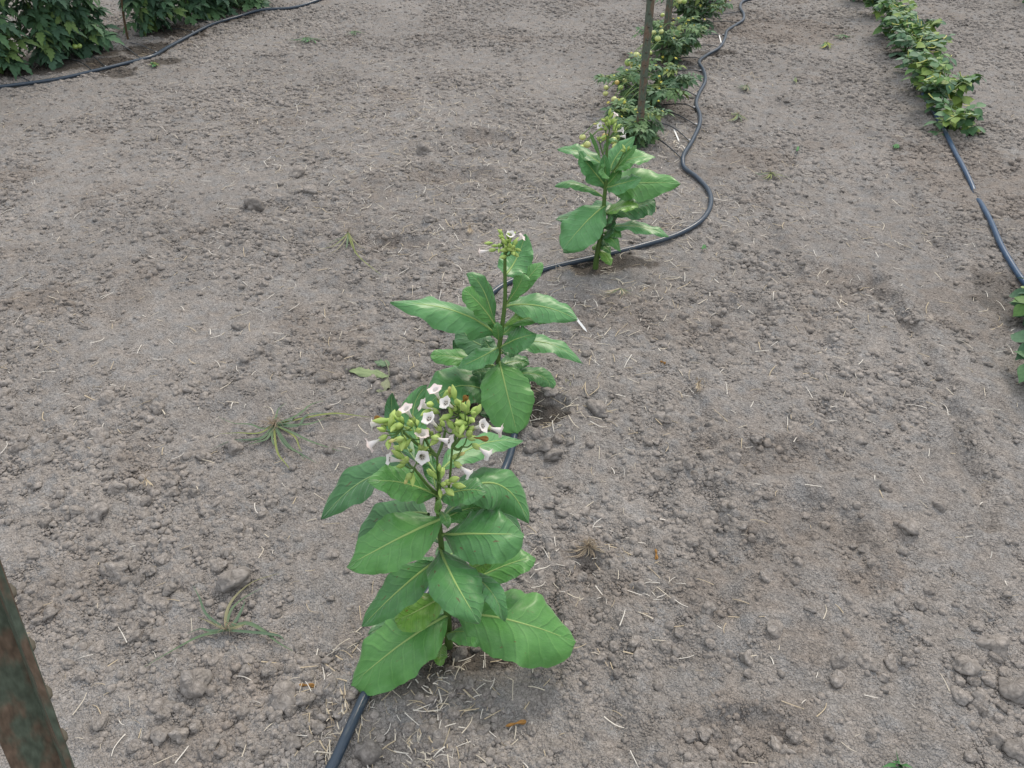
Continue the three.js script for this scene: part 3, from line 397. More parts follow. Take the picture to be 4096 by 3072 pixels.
tobacco({ label: 'tobacco plant with few white flowers and one broad leaf drooping over the damp hollow', seed: 2, ox: 1500, oy: 850, sc: 1.747, size: 0.054,
  stem: [[868, 1330], [868, 1200, 0], [862, 1010, 0], [885, 820, 0], [908, 620, 0], [908, 420, 0], [908, 270, 0]], r1: 0.004,
  leaves: [
    [905, 440, 985, 330, 1052, 148, 215, -0.06, -0.1, { f: 0.55, m: 4, wave: 0.12 }],
    [925, 640, 1085, 440, 1168, 348, 100, -0.03, -0.06, { f: 0.5, m: 1 }],
    [915, 640, 1005, 510, 1030, 428, 112, 0.01, 0.0, { f: 0.45, m: 1, round: 1 }],
    [835, 790, 750, 530, 636, 428, 120, -0.03, -0.05, { f: 0.5, m: 0 }],
    [845, 800, 740, 650, 615, 535, 130, 0.0, -0.01, { f: 0.4, m: 1, round: 1 }],
    [908, 655, 1160, 655, 1418, 750, 185, -0.01, 0.02, { f: 0.4, m: 4, fold: 0.1 }],
    [870, 960, 690, 900, 590, 775, 200, -0.05, -0.1, { f: 0.5, m: 2 }],
    [865, 960, 660, 960, 545, 890, 120, -0.05, -0.07, { f: 0.4, m: 2 }],
    [850, 860, 560, 690, 106, 622, 190, 0.02, 0.04, { f: 0.25, m: 4, fold: 0.1, curl: 0.5, wave: 0.14 }],
    [900, 800, 1100, 735, 1222, 775, 65, -0.02, -0.02, { f: 0.1, m: 1 }],
    [890, 800, 1000, 720, 1040, 690, 60, 0.0, -0.02, { f: 0.3, m: 3 }],
    [880, 985, 1160, 905, 1452, 1055, 120, -0.03, 0.0, { f: 0.15, m: 4, wave: 0.12 }],
    [862, 1080, 600, 1015, 385, 1000, 110, 0.0, 0.0, { f: 0.3, m: 1, round: 1 }],
    [868, 1280, 600, 1130, 420, 1220, 120, -0.02, 0.02, { f: 0.25, m: 4 }],
    [868, 1290, 570, 1215, 350, 1390, 260, 0.03, 0.06, { f: 0.35, m: 0, fold: 0.2 }],
    [870, 1150, 1130, 1130, 1228, 1235, 120, -0.01, 0.01, { f: 0.3, m: 0, round: 1 }],
    [880, 960, 950, 975, 1010, 970, 65, 0.0, 0.0, { f: 0.3, m: 2 }],
    [870, 945, 1000, 880, 1128, 848, 155, 0.03, 0.02, { f: 0.45, m: 0 }],
    [865, 940, 740, 1010, 575, 1085, 125, 0.05, 0.08, { f: 0.35, m: 4 }],
    [865, 900, 860, 830, 855, 762, 72, 0.02, 0.01, { f: 0.6, m: 1 }],
    [868, 1035, 915, 1230, 995, 1545, 395, 0.09, 0.17, { f: 0.3, m: 1, round: 1, fold: 0.14, curl: 0.28, wave: 0.06 }],
    [868, 1290, 800, 1380, 730, 1400, 110, 0.03, 0.05, { f: 0.3, m: 2 }],
    [866, 1000, 800, 940, 760, 880, 110, -0.02, -0.04, { f: 0.4, m: 2 }], [880, 860, 960, 790, 1010, 700, 80, -0.02, -0.03, { f: 0.5, m: 1 }], [866, 1080, 980, 1040, 1080, 1060, 130, -0.03, -0.03, { f: 0.35, m: 0 }], [866, 1150, 760, 1110, 680, 1130, 120, -0.02, -0.01, { f: 0.35, m: 2 }], [880, 880, 820, 800, 790, 720, 70, -0.01, -0.02, { f: 0.5, m: 0 }], [868, 1240, 960, 1300, 1060, 1330, 140, 0.0, 0.02, { f: 0.3, m: 2 }]],
  hubs: [[908, 300, 0], [910, 250, 0, 0], [945, 210, 0, 0], [890, 190, 0, 0], [960, 270, 0.01, 0]],
  flowers: [[722, 278, 850, 258, 'pink', 0.01, 0], [948, 145, 935, 215, 'open', 0.0, 0.04], [1018, 178, 960, 225, 'pink', -0.01, 0], [880, 88, 882, 180, 'bud', -0.01, 0]],
  buds: [[910, 230, 14, 0.026, 0], [950, 260, 8, 0.02, 0.01], [870, 210, 6, 0.022, 0], [930, 190, 6, 0.02, 0], [945, 300, 4, 0.016, 0.01]] });

tobacco({ label: 'tobacco plant with a bare lower stem in the hose bend by the rusty posts', seed: 3, ox: 2150, oy: 400, sc: 2.2125, size: 0.052,
  stem: [[510, 1490], [530, 1360, 0], [555, 1230, 0], [578, 1050, 0], [592, 880, 0], [606, 700, 0], [612, 480, 0], [622, 320, 0]], r0: 0.011,
  leaves: [
    [640, 640, 705, 490, 862, 318, 165, -0.04, -0.08, { f: 0.5, m: 4 }],
    [680, 640, 830, 520, 1045, 512, 105, 0.0, 0.0, { f: 0.15, m: 1, fold: 0.3 }],
    [700, 600, 800, 480, 880, 400, 62, 0.01, 0.01, { f: 0.4, m: 1 }],
    [600, 600, 400, 470, 172, 440, 95, -0.02, -0.03, { f: 0.2, m: 0, fold: 0.3 }],
    [610, 770, 480, 610, 360, 455, 175, 0.0, 0.02, { f: 0.45, m: 4 }],
    [560, 520, 505, 380, 458, 280, 32, 0.0, 0.0, { f: 0.5, m: 1 }],
    [575, 480, 640, 360, 720, 375, 34, 0.0, 0.0, { f: 0.3, m: 1 }],
    [606, 740, 598, 610, 590, 480, 92, 0.02, 0.02, { f: 0.6, m: 4 }],
    [606, 700, 590, 640, 575, 600, 70, 0.04, 0.05, { f: 0.5, m: 1, round: 1 }],
    [590, 860, 340, 735, 150, 765, 75, -0.01, 0.0, { f: 0.1, m: 0, curl: 0.5 }],
    [612, 780, 880, 735, 1268, 740, 275, -0.02, 0.0, { f: 0.5, m: 1, fold: 0.12 }],
    [602, 780, 760, 735, 922, 685, 130, 0.04, 0.05, { f: 0.3, m: 4 }],
    [585, 980, 400, 1010, 160, 1060, 140, -0.02, 0.0, { f: 0.25, m: 2 }],
    [588, 1000, 560, 930, 450, 960, 110, -0.06, -0.08, { f: 0.3, m: 2 }],
    [600, 1010, 880, 930, 1042, 890, 180, -0.03, -0.04, { f: 0.4, m: 2, round: 1 }],
    [590, 1010, 770, 935, 892, 950, 120, 0.03, 0.04, { f: 0.15, m: 3, fold: 0.35 }],
    [575, 1130, 900, 1120, 1165, 1212, 95, 0.0, 0.02, { f: 0.2, m: 4, wave: 0.14 }],
    [560, 1180, 380, 1260, 225, 1350, 120, 0.0, 0.03, { f: 0.3, m: 2 }],
    [575, 1140, 660, 1080, 702, 1028, 80, 0.01, 0.02, { f: 0.3, m: 2 }],
    [570, 1180, 670, 1165, 745, 1215, 85, 0.01, 0.02, { f: 0.25, m: 1 }],
    [565, 1200, 660, 1235, 735, 1345, 75, 0.03, 0.05, { f: 0.25, m: 1 }],
    [560, 1220, 600, 1270, 640, 1330, 80, 0.0, 0.02, { f: 0.25, m: 2 }],
    [545, 1330, 610, 1390, 650, 1465, 85, 0.02, 0.04, { f: 0.3, m: 3 }], [570, 1100, 620, 1060, 660, 1010, 90, 0.02, 0.02, { f: 0.35, m: 0 }], [560, 1230, 620, 1180, 680, 1150, 80, 0.02, 0.03, { f: 0.3, m: 2 }], [565, 1160, 510, 1200, 470, 1250, 90, 0.01, 0.02, { f: 0.3, m: 2 }], [600, 800, 560, 700, 520, 650, 90, -0.02, -0.03, { f: 0.45, m: 0 }], [606, 760, 680, 680, 740, 600, 95, 0.0, -0.01, { f: 0.45, m: 1 }], [550, 1280, 600, 1300, 650, 1360, 75, 0.01, 0.03, { f: 0.3, m: 1 }],
    [560, 1260, 520, 1290, 490, 1330, 70, -0.02, -0.02, { f: 0.25, m: 3 }],
    [605, 930, 420, 1090, 225, 1325, 300, 0.07, 0.12, { f: 0.45, m: 4, round: 1, fold: 0.12 }]],
  hubs: [[622, 330, 0], [640, 250, 0, 0], [600, 270, 0, 0], [670, 290, 0, 0], [550, 380, 0, [600, 520]], [760, 470, 0, [660, 640]]],
  flowers: [[550, 228, 605, 262, 'open', 0.01, 0.03], [755, 268, 672, 285, 'open', 0.0, 0.03], [768, 322, 690, 322, 'open', 0.01, 0.01], [698, 118, 640, 200, 'pink', -0.02, 0], [480, 210, 560, 215, 'bud', 0.0, 0], [590, 165, 615, 225, 'bud', 0, 0]],
  buds: [[625, 240, 12, 0.028, 0], [650, 290, 9, 0.026, 0.01], [610, 200, 5, 0.024, 0], [548, 375, 5, 0.016, 0], [790, 465, 6, 0.016, 0]] });

// ───────────────────────── leaves of the tomatoes and beans ─────────────────────────
function leafletGeo(outline, fold, droop) { // outline: [along, half width] both sides alike, length 1 on +x
  const pos = [], uv = [], idx = [], n = outline.length; const y = (s, w) => fold * Math.abs(w) - droop * s * s - 0.5 * w * w;
  outline.forEach(([s, w]) => { pos.push(s, y(s, 0), 0, s + Math.abs(w) * 0.16, y(s, w), w, s + Math.abs(w) * 0.16, y(s, w), -w); uv.push(s, 0.5, s, 0.5 + w, s, 0.5 - w); });
  for (let i = 0; i + 1 < n; i++) { const a = i * 3, b = a + 3; idx.push(a, a + 1, b, a + 1, b + 1, b, a, b, a + 2, a + 2, b, b + 2); }
  const g = new THREE.BufferGeometry(); g.setAttribute('position', new THREE.Float32BufferAttribute(pos, 3)); g.setAttribute('uv', new THREE.Float32BufferAttribute(uv, 2)); g.setIndex(idx); return g;
}
const tomOutline = [[0, 0.02], [0.1, 0.17], [0.19, 0.25], [0.25, 0.16], [0.36, 0.29], [0.45, 0.27], [0.5, 0.17], [0.62, 0.22], [0.7, 0.19], [0.74, 0.11], [0.86, 0.09], [1, 0.005]];
const beanOutline = [[0, 0.02], [0.08, 0.18], [0.2, 0.33], [0.34, 0.39], [0.5, 0.36], [0.66, 0.27], [0.82, 0.13], [0.93, 0.04], [1, 0.004]];
function pose(g, x, z, turn, s, tilt = 0, y = 0) { g = g.clone(); g.applyMatrix4(new THREE.Matrix4().compose(V(x, y, z), new THREE.Quaternion().setFromEuler(new THREE.Euler(tilt, turn, -0.15 + tilt * 0.5, 'YXZ')), V(s, s, s))); return g; }
function tomatoLeafGeo(seed) {
  const r = rng(seed), parts = [], sag = (x) => -0.28 * x * x;
  const add = (x, z, turn, s) => parts.push(pose(leafletGeo(tomOutline, 0.18 + 0.35 * r(), 0.12 + 0.35 * r()), x, z, turn + (r() - 0.5) * 0.5, s * (0.85 + 0.3 * r()), (r() - 0.5) * 0.8, sag(x)));
  add(0.6, 0, 0, 0.44); for (const [x, s] of [[0.56, 0.34], [0.36, 0.36], [0.18, 0.26]]) { add(x, 0.02, -1.05, s); add(x, -0.02, 1.05, s); }
  const stalk = tube([V(0, 0, 0), V(0.3, sag(0.3), 0), V(0.62, sag(0.62), 0)], 0.009, 0.004, 4, 5); parts.push(stalk);
  parts.forEach((g) => g.deleteAttribute('normal')); const g = mergeGeometries(parts); g.computeVertexNormals(); return g;
}
function beanLeafGeo(seed) {
  const r = rng(seed), parts = []; const add = (x, z, turn, s) => parts.push(pose(leafletGeo(beanOutline, 0.12 + 0.25 * r(), 0.1 + 0.3 * r()), x, z, turn + (r() - 0.5) * 0.3, s, (r() - 0.5) * 0.6, -0.05));
  add(0.52, 0, 0, 0.56); add(0.4, 0.02, -1.35, 0.5); add(0.4, -0.02, 1.35, 0.5); parts.push(tube([V(0, 0, 0), V(0.25, 0.01, 0), V(0.53, -0.05, 0)], 0.011, 0.008, 4, 5));
  parts.forEach((g) => g.deleteAttribute('normal')); const g = mergeGeometries(parts); g.computeVertexNormals(); return g;
}
const tomGeos = [1, 2, 3, 4, 5, 6].map((k) => tomatoLeafGeo(200 + k)), beanGeos = [1, 2, 3, 4].map((k) => beanLeafGeo(300 + k));
const fruitGeo = (() => { const p = []; for (let i = 0; i <= 14; i++) { const a = i / 14 * Math.PI; p.push(new THREE.Vector2(Math.sin(a) * (1 + 0.04 * Math.sin(a)), -Math.cos(a) * 0.9 - (i === 14 ? 0.06 : 0))); } return new THREE.LatheGeometry(p, 18); })();
const fruitCalyx = mergeGeometries([0, 1, 2, 3, 4].map((k) => { const g = leafletGeo([[0, 0.05], [0.3, 0.09], [0.7, 0.05], [1, 0.004]], 0.1, 0.3); g.scale(0.75, 0.75, 0.75); g.rotateY(k * 1.2566); g.translate(0, 0.92, 0); return g; })); fruitCalyx.computeVertexNormals();
const blossomGeo = mergeGeometries([0, 1, 2, 3, 4].map((k) => { const g = leafletGeo([[0, 0.06], [0.35, 0.16], [0.75, 0.09], [1, 0.004]], 0.2, 0.25); g.rotateY(k * 1.2566); return g; })); blossomGeo.computeVertexNormals();
const podGeo = tube([V(0, 0, 0), V(0.3, -0.08, 0.02), V(0.7, -0.14, 0.03), V(1, -0.1, 0)], 0.045, 0.03, 6, 8);

function bush(kind, label, px, py, o, group) {
  const base = G(px, py), fruitSpots = (o.fruit ?? []).map(([fx, fy, , h]) => G(fx, fy, h + (o.sprawl ? 0.06 : 0.04))), t = thing(kind === 'bean' ? 'bean_plant' : 'tomato_plant', label, kind === 'bean' ? 'bean plant' : 'tomato plant', base, group), r = rng(o.seed), q = (a, b) => a + (b - a) * r();
  const stems = []; const lean = o.lean ?? [0, 0];
  for (let s = 0; s < o.stems; s++) {
    const az = s / o.stems * 6.283 + q(-0.5, 0.5), rad = o.spread * q(0.45, 1), hh = o.height * q(0.72, 1.05) * (o.sprawl ? 1 - 0.35 * rad / o.spread : 1);
    const e = V(Math.cos(az) * rad + lean[0], hh, Math.sin(az) * rad + lean[1]), pts = [V(0, -0.02, 0), V(e.x * 0.22 + q(-0.02, 0.02), hh * 0.45, e.z * 0.22), V(e.x * 0.62, hh * 0.86, e.z * 0.62 + q(-0.02, 0.02)), e];
    const cv = new THREE.CatmullRomCurve3(pts); stems.push(cv); part('stem', tube(pts, o.sr ?? 0.006, 0.0025, 6, 12), o.stemMat ?? stemMat, t);
  }
  const geos = kind === 'bean' ? beanGeos : tomGeos;
  for (let k = 0; k < o.leaves; k++) {
    const cv = stems[k % stems.length], s = Math.pow(q(0.03, 1), o.low ? 1.25 : 0.8), p = cv.getPoint(clamp(0.12 + 0.88 * s, 0, 1)), az = q(0, 6.283), out = V(p.x, 0, p.z).normalize().multiplyScalar(0.55), el = q(o.el?.[0] ?? -0.35, o.el?.[1] ?? 0.55);
    const d = V(Math.cos(az), 0, Math.sin(az)).add(out).normalize().multiplyScalar(Math.cos(el)); d.y = Math.sin(el);
    const L = o.leaf * q(0.62, 1.15) * (1 - 0.25 * s), hint = V(q(-0.35, 0.35), 1, q(-0.35, 0.35) + 0.15).normalize();
    const tip = p.clone().addScaledVector(d, L), gh = baseH(tip.x + base.x, tip.z + base.z) - base.y + 0.015; if (tip.y < gh) { p.y = Math.max(p.y, 0.03); d.y += (gh - tip.y) / L + 0.1; d.normalize(); }
    const mid = p.clone().addScaledVector(d, L * 0.5).add(base); if (fruitSpots.some((f) => { const c = V(0, EYE, 0).sub(f).normalize(), e = mid.clone().sub(f), a = e.dot(c); return a > -0.02 && e.addScaledVector(c, -a).length() < 0.05; })) continue;
    const m = part('leaf', geos[Math.floor(r() * geos.length)], o.mats[r() < (o.pale ?? 0.12) ? 3 : Math.floor(r() * 3)], t); m.position.copy(p); m.quaternion.copy(frameQuat(d, hint)); m.scale.setScalar(L);
  }
  for (const [fx, fy, rp, h, mi] of o.fruit ?? []) { const p = G(fx, fy, h + (o.sprawl ? 0.06 : 0.04)), rad = rp * 1.2 / FPX * depthOf(p); const f = part('tomato', fruitGeo, fruitMats[mi ?? Math.floor(r() * 2.6)], t); f.position.copy(p).sub(base); f.scale.setScalar(rad); f.rotation.set(q(-0.6, 0.6), q(0, 6), q(-0.6, 0.6)); part('calyx', fruitCalyx, stemMat, f); const st = stems[Math.floor(r() * stems.length)].getPoint(0.5); part('fruit_stalk', tube([f.position.clone().add(V(0, rad * 0.8, 0)), f.position.clone().lerp(st, 0.35).add(V(0, 0.05, 0)), st], 0.002, 0.0025, 5, 8), stemMat, t); }
  for (let k = 0; k < (o.blossoms ?? 0); k++) { const cv = stems[k % stems.length], p = cv.getPoint(q(0.45, 1)).add(V(q(-0.09, 0.09), q(0.02, 0.07), q(-0.06, 0.09))); const b = part('blossom', blossomGeo, yellowPetal, t); b.position.copy(p); b.rotation.set(q(-0.7, 1.2), q(0, 6), q(-0.7, 0.7)); b.scale.setScalar(q(0.007, 0.012)); }
  for (let k = 0; k < (o.pods ?? 0); k++) { const cv = stems[k % stems.length], p = cv.getPoint(q(0.5, 1)).add(V(q(-0.07, 0.07), q(-0.02, 0.05), q(-0.04, 0.07))), az = q(0, 6.28), el = q(-1.1, 0.3); const b = part('pod', podGeo, podMat, t); b.position.copy(p); b.quaternion.copy(frameQuat(V(Math.cos(az) * Math.cos(el), Math.sin(el), Math.sin(az) * Math.cos(el)), UP)); b.scale.setScalar(q(0.035, 0.07)); }
  return t;
}
// staked row beside the main hose
const gR = 'low tomato plants along the staked row', lowTom = { stems: 8, leaf: 0.125, mats: tomLeafR, sprawl: 1, blossoms: 14, pale: 0.1 };
bush('tomato', 'small fruiting tomato plant next to the tobacco plant in the hose bend', 2535, 560, { ...lowTom, seed: 11, height: 0.2, spread: 0.18, leaves: 150, lean: [-0.03, 0], fruit: [[2330, 549, 11, 0.03], [2348, 578, 13, 0.02], [2326, 588, 9, 0.015], [2454, 562, 13, 0.03], [2462, 588, 12, 0.02], [2420, 545, 10, 0.03, 3]] }, gR);
bush('tomato', 'low tomato plant behind the tall rusty post, with scattered yellow green fruit', 2585, 425, { ...lowTom, seed: 12, height: 0.28, spread: 0.24, leaves: 220, blossoms: 24, fruit: [[2456, 397, 10, 0.06], [2490, 404, 12, 0.05], [2473, 427, 10, 0.03, 3], [2505, 428, 9, 0.03], [2422, 374, 9, 0.05], [2499, 322, 8, 0.09], [2468, 330, 8, 0.1, 3], [2483, 350, 9, 0.08], [2424, 350, 8, 0.08]] }, gR);
bush('tomato', 'low tomato plant with a heavy cluster of pale green fruit by the second post', 2690, 244, { ...lowTom, seed: 13, height: 0.3, spread: 0.24, leaves: 210, blossoms: 20, fruit: [[2546, 220, 11, 0.1], [2562, 236, 12, 0.08], [2513, 250, 12, 0.05], [2532, 253, 13, 0.05], [2548, 266, 12, 0.03], [2601, 212, 7, 0.12], [2631, 155, 10, 0.16], [2645, 126, 8, 0.18], [2615, 130, 8, 0.16], [2598, 168, 7, 0.14]] }, gR);
bush('tomato', 'tomato plant wrapped round the blue green post', 2770, 108, { ...lowTom, seed: 14, height: 0.36, spread: 0.27, leaves: 220, blossoms: 40, fruit: [[2650, 60, 7, 0.1], [2720, 4, 9, 0.3], [2738, 6, 8, 0.3]] }, gR);
bush('tomato', 'tomato plant next beyond the blue green post by the winding hose', 2850, 5, { ...lowTom, seed: 15, height: 0.38, spread: 0.3, leaves: 180, blossoms: 40, fruit: [] }, gR);
// tall dark row
const gL = 'tall dark tomato plants behind the dusty hose', tall = { stems: 6, leaf: 0.22, mats: tomLeaf, sr: 0.009, el: [-0.85, 0.3], pale: 0.06, height: 0.72, spread: 0.28, low: 1, leaves: 190, blossoms: 5 };
const tallLabels = ['tall dark tomato plant with yellowing lowest leaves at the dusty hose', 'tall dark tomato plant with lowest leaves touching dry soil beside damp patch', 'tall dark tomato plant just before the thin brown stake', 'tall dark tomato plant just past the thin brown stake', 'tall dark tomato plant second past the thin brown stake', 'tall dark tomato plant third past the thin brown stake', 'tall dark tomato plant fourth past the thin brown stake'];
[[10, 300], [215, 250], [365, 212], [625, 128], [760, 84], [860, 52], [985, 20]].forEach(([x, y], i) => bush('tomato', tallLabels[i], x, y, { ...tall, seed: 31 + i, fruit: i === 1 ? [[300, 186, 9, 0.05, 2], [318, 184, 8, 0.05, 2]] : [], pale: i === 0 ? 0.25 : 0.07, height: i > 4 ? 0.5 : 0.75, leaves: i > 3 ? 105 : 160 }, gL));
bush('tomato', 'tall dark tomato plant rooted just off the start of the row', -190, 330, { ...tall, seed: 45 }, gL);
// beans
const gB = 'bean plants in one row', bean = { stems: 6, leaf: 0.122, mats: beanLeaf, sr: 0.004, el: [-0.3, 0.6], height: 0.2, spread: 0.15, leaves: 46, pods: 10, pale: 0.2 };
[[3455, 10], [3505, 70], [3565, 140], [3615, 215], [3655, 295], [3695, 375], [3750, 455], [3805, 530]].forEach(([x, y], i) => bush('bean', i === 7 ? 'last small bean plant where the bare hose comes out of the row' : 'leafy bean plant with yellow pods crowded into the middle of the row', x, y, { ...bean, seed: 61 + i, height: i === 7 ? 0.12 : 0.22, spread: i === 7 ? 0.09 : i < 4 ? 0.145 : 0.105, leaves: i === 7 ? 34 : i < 4 ? 92 : 72, pods: i === 7 ? 3 : 9 }, gB));
bush('bean', 'first bean plant past the bare stretch of hose, away from the row', 4165, 1300, { ...bean, seed: 80, height: 0.15, spread: 0.09, leaves: 30, pods: 2, leaf: 0.14, pale: 0.05 }, gB);
bush('bean', 'second bean plant past the bare stretch of hose, away from the row', 4225, 1535, { ...bean, seed: 83, height: 0.15, spread: 0.09, leaves: 28, pods: 2, leaf: 0.15, pale: 0.05 }, gB);
bush('tomato', 'dark bushy plant across the bare soil from the bean row', 4190, 15, { ...tall, seed: 81, height: 0.35, leaves: 80 });

// ───────────────────────── posts and stakes ─────────────────────────
function tPost(label, base, top, mat, turn, size = 1) {
  const o = thing('fence_post', label, 'metal post', base), d = top.clone().sub(base), L = d.length(), s = new THREE.Shape(), a = 0.0175 * size, t = 0.0034 * size, w = 0.034 * size;
  [[-a, 0], [a, 0], [a, t], [t * 0.7, t * 1.3], [t * 0.55, w], [-t * 0.55, w], [-t * 0.7, t * 1.3], [-a, t]].forEach(([x, y], i) => i ? s.lineTo(x, y) : s.moveTo(x, y));
  const g = new THREE.ExtrudeGeometry(s, { depth: L + 0.25, steps: 1, bevelEnabled: true, bevelThickness: 0.001, bevelSize: 0.0007, bevelSegments: 1 }); g.rotateX(-Math.PI / 2); g.translate(0, -0.25, 0);
  const q = new THREE.Quaternion().setFromUnitVectors(UP, d.clone().normalize()).multiply(new THREE.Quaternion().setFromAxisAngle(UP, turn));
  const bar = part('bar', g, mat, o); bar.quaternion.copy(q);
  const sg = new THREE.SphereGeometry(0.0065 * size, 8, 6); sg.scale(1.2, 0.55, 0.6);
  for (let y = 0.06; y < L; y += 0.054) { const st = part('stud', sg, mat === rustMat || mat === greyPost ? studMat : mat, o); st.position.copy(V(0, y, 0.0015).applyQuaternion(q)); st.quaternion.copy(q); }
  return o;
}
{ const b = G(2552, 590); tPost('tall rusty metal post rooted by the tobacco plant in the hose bend', b, atZ(2604, 0, b.z).lerp(b, -0.35), greyPost, 0.35, 1.0); }
{ const b = G(2658, 258); tPost('grey metal post standing in the tomato row next to the pale fruit cluster', b, atZ(2688, 0, b.z).lerp(b, -1.2), greyPost, 0.9, 1.0); }
{ const b = G(2786, 112); tPost('blue green metal post standing inside a tomato plant', b, atZ(2801, 0, b.z).lerp(b, -2.4), bluePost, 0.5, 0.95); }
{ const b = G(2893, 45); tPost('brown post at the far end of the low tomato row', b, atZ(2899, 0, b.z).lerp(b, -5), brownPost, 0.2, 0.9); }
{ const b = G(508, 160), o = thing('plant_stake', 'thin brown stake between two tall dark tomato plants', 'stake', b); part('rod', tube(local([b.clone().add(V(0, -0.1, 0)), atZ(496, 75, b.z), atZ(478, -60, b.z)], b), 0.0085, 0.0075, 8, 10), brownPost, o); }
{ // near post whose foot stands below the frame
  const ra = ray(284, 3072), rb = ray(-10, 2263), n = ra.clone().cross(rb).normalize(), d = UP.clone().addScaledVector(n, -n.y).normalize(), lo = V(0, EYE, 0).addScaledVector(ra, 0.62), base = lo.clone().addScaledVector(d, -(lo.y - 0.01) / d.y);
  tPost('rusty green studded metal post leaning alone on the bare soil', base, base.clone().addScaledVector(d, 1.25), rustMat, 2.35, 1.0);
}
function labelStake(label, a, b) { const o = thing('plant_marker', label, 'plant marker', a.clone(), 'white plant markers'), d = b.clone().sub(a), L = d.length(), s = new THREE.Shape(); s.moveTo(0, 0); s.lineTo(0.0036, 0.02); s.lineTo(0.0036, L); s.lineTo(-0.0036, L); s.lineTo(-0.0036, 0.02); const m = part('strip', new THREE.ExtrudeGeometry(s, { depth: 0.0012, bevelEnabled: false }), stakeMat, o); m.quaternion.setFromUnitVectors(UP, d.normalize()); }
labelStake('white plastic marker lying beside the tobacco plant over the damp hollow', G(2350, 1330, 0.008), G(2290, 1255, 0.016));
labelStake('white plastic marker between the hose and the smallest tomato plant', G(2717, 568, 0.004), G(2696, 517, 0.02));
labelStake('white plastic marker beside the hose by the second post', G(2887, 180, 0.004), G(2877, 142, 0.02));

// ───────────────────────── pulled weeds, sprouts, litter ─────────────────────────
function blade(pts, w, n = 12) { // flat grass blade along points
  const c = new THREE.CatmullRomCurve3(pts, false, 'centripetal'); return lattice(n, 2, (s, b) => { const p = c.getPoint(s), t = c.getTangent(s), sd = t.clone().cross(UP).normalize(), k = w * (0.55 + 0.45 * Math.sin(Math.PI * Math.min(1, s + 0.25))) * (1 - Math.pow(s, 4) * 0.85), q = b * 2 - 1; return [p.x + sd.x * q * k, p.y + (1 - Math.abs(q)) * k * -0.5, p.z + sd.z * q * k]; });
}
function weed(label, center, lines, w, mats, roots = 10, rootLen = 0.025, loose = false) {
  const base = G(...center), o = thing('pulled_grass', label, 'weed', base, 'pulled grass weeds'); o.userData.kind = 'thing';
  lines.forEach((l, i) => { const pts = [...(loose ? [] : [base.clone().add(V(0, 0.018, 0))]), ...l.map(([x, y], k) => { const p = G(x, y, 0.012 * (1 - k / l.length) + 0.007); p.y = Math.max(p.y, H(p.x, p.z) + 0.008); return p; })]; part('blade', blade(local(pts, base), w * rr(0.7, 1.2)), mats[i % mats.length], o); });
  for (let k = 0; k < roots; k++) { const az = rr(0, 6.28), l = rootLen * rr(0.5, 1.2); part('root', tube([V(0, 0.018, 0), V(Math.cos(az) * l * 0.5, 0.026 + rr(0, 0.012), Math.sin(az) * l * 0.5), V(Math.cos(az + 0.5) * l, rr(0.008, 0.03), Math.sin(az + 0.5) * l)], 0.0007, 0.0004, 4, 6), rootMat, o); }
  return o;
}
const z5 = (l) => l.map(([x, y]) => [800 + x / 2.765, 1400 + y / 2.765]);
weed('large pulled grass tuft spread like a star on bare soil', [1100, 1718], [z5([[700, 870], [560, 820], [380, 810], [200, 745]]), z5([[660, 915], [420, 915], [215, 925]]), z5([[690, 960], [510, 990], [350, 1000], [120, 1105]]), z5([[700, 970], [560, 1000], [400, 1015]]), z5([[740, 980], [620, 1020], [540, 1045]]), z5([[840, 1060], [870, 1160], [960, 1270], [995, 1325]]), z5([[960, 1060], [1120, 1150], [1290, 1250]]), z5([[1000, 1080], [1100, 1140], [1160, 1215]]), z5([[1040, 920], [1200, 1000], [1400, 1070], [1570, 1130]]), z5([[1050, 960], [1100, 1080], [1130, 1130]]), z5([[1080, 840], [1180, 720], [1400, 700], [1600, 750]]), z5([[1180, 820], [1300, 790], [1440, 720]]), z5([[1080, 720], [1230, 600], [1380, 560]]), z5([[1450, 700], [1700, 720], [1890, 745]]), z5([[980, 800], [1080, 710], [1200, 620]]), z5([[840, 740], [870, 650], [960, 580]]), z5([[800, 1000], [840, 1080], [860, 1140]])], 0.0033, [bladeMats[0], bladeMats[1], bladeMats[2], bladeMats[0]], 40, 0.035);
const z3 = (l) => l.map(([x, y]) => [x / 1.58, 2200 + y / 1.58]);
weed('withered pulled grass with long limp blades next to the fullest flowering tobacco plant', [912, 2540], [z3([[1300, 400], [1260, 300], [1220, 225]]), z3([[1340, 460], [1250, 425]]), z3([[1360, 520], [1260, 545], [1100, 630], [910, 740]]), z3([[1330, 510], [1270, 505], [1180, 530]]), z3([[1430, 400], [1480, 300], [1600, 200], [1770, 150]]), z3([[1460, 380], [1530, 310], [1660, 240]]), z3([[1480, 460], [1530, 370], [1550, 320]]), z3([[1520, 480], [1600, 445]]), z3([[1550, 460], [1650, 500], [1750, 580], [1850, 640]]), z3([[1700, 530], [1770, 545], [1800, 580]]), z3([[1440, 420], [1440, 360], [1480, 300]])], 0.0036, [bladeMats[2], bladeMats[3], bladeMats[0]], 14);
weed('straw coloured pulled grass tuft with drooping green tips on bare mid field', [1395, 946], [[[1370, 955], [1330, 985], [1265, 998]], [[1380, 960], [1345, 1000], [1310, 1020]], [[1390, 965], [1385, 990], [1378, 1000]], [[1400, 960], [1430, 1020], [1500, 1080], [1530, 1110]], [[1410, 955], [1440, 985], [1470, 1000]], [[1375, 948], [1340, 960], [1300, 985]], [[1408, 965], [1418, 1000], [1420, 1020]]], 0.0028, [bladeMats[1], bladeMats[3], bladeMats[0]], 8);
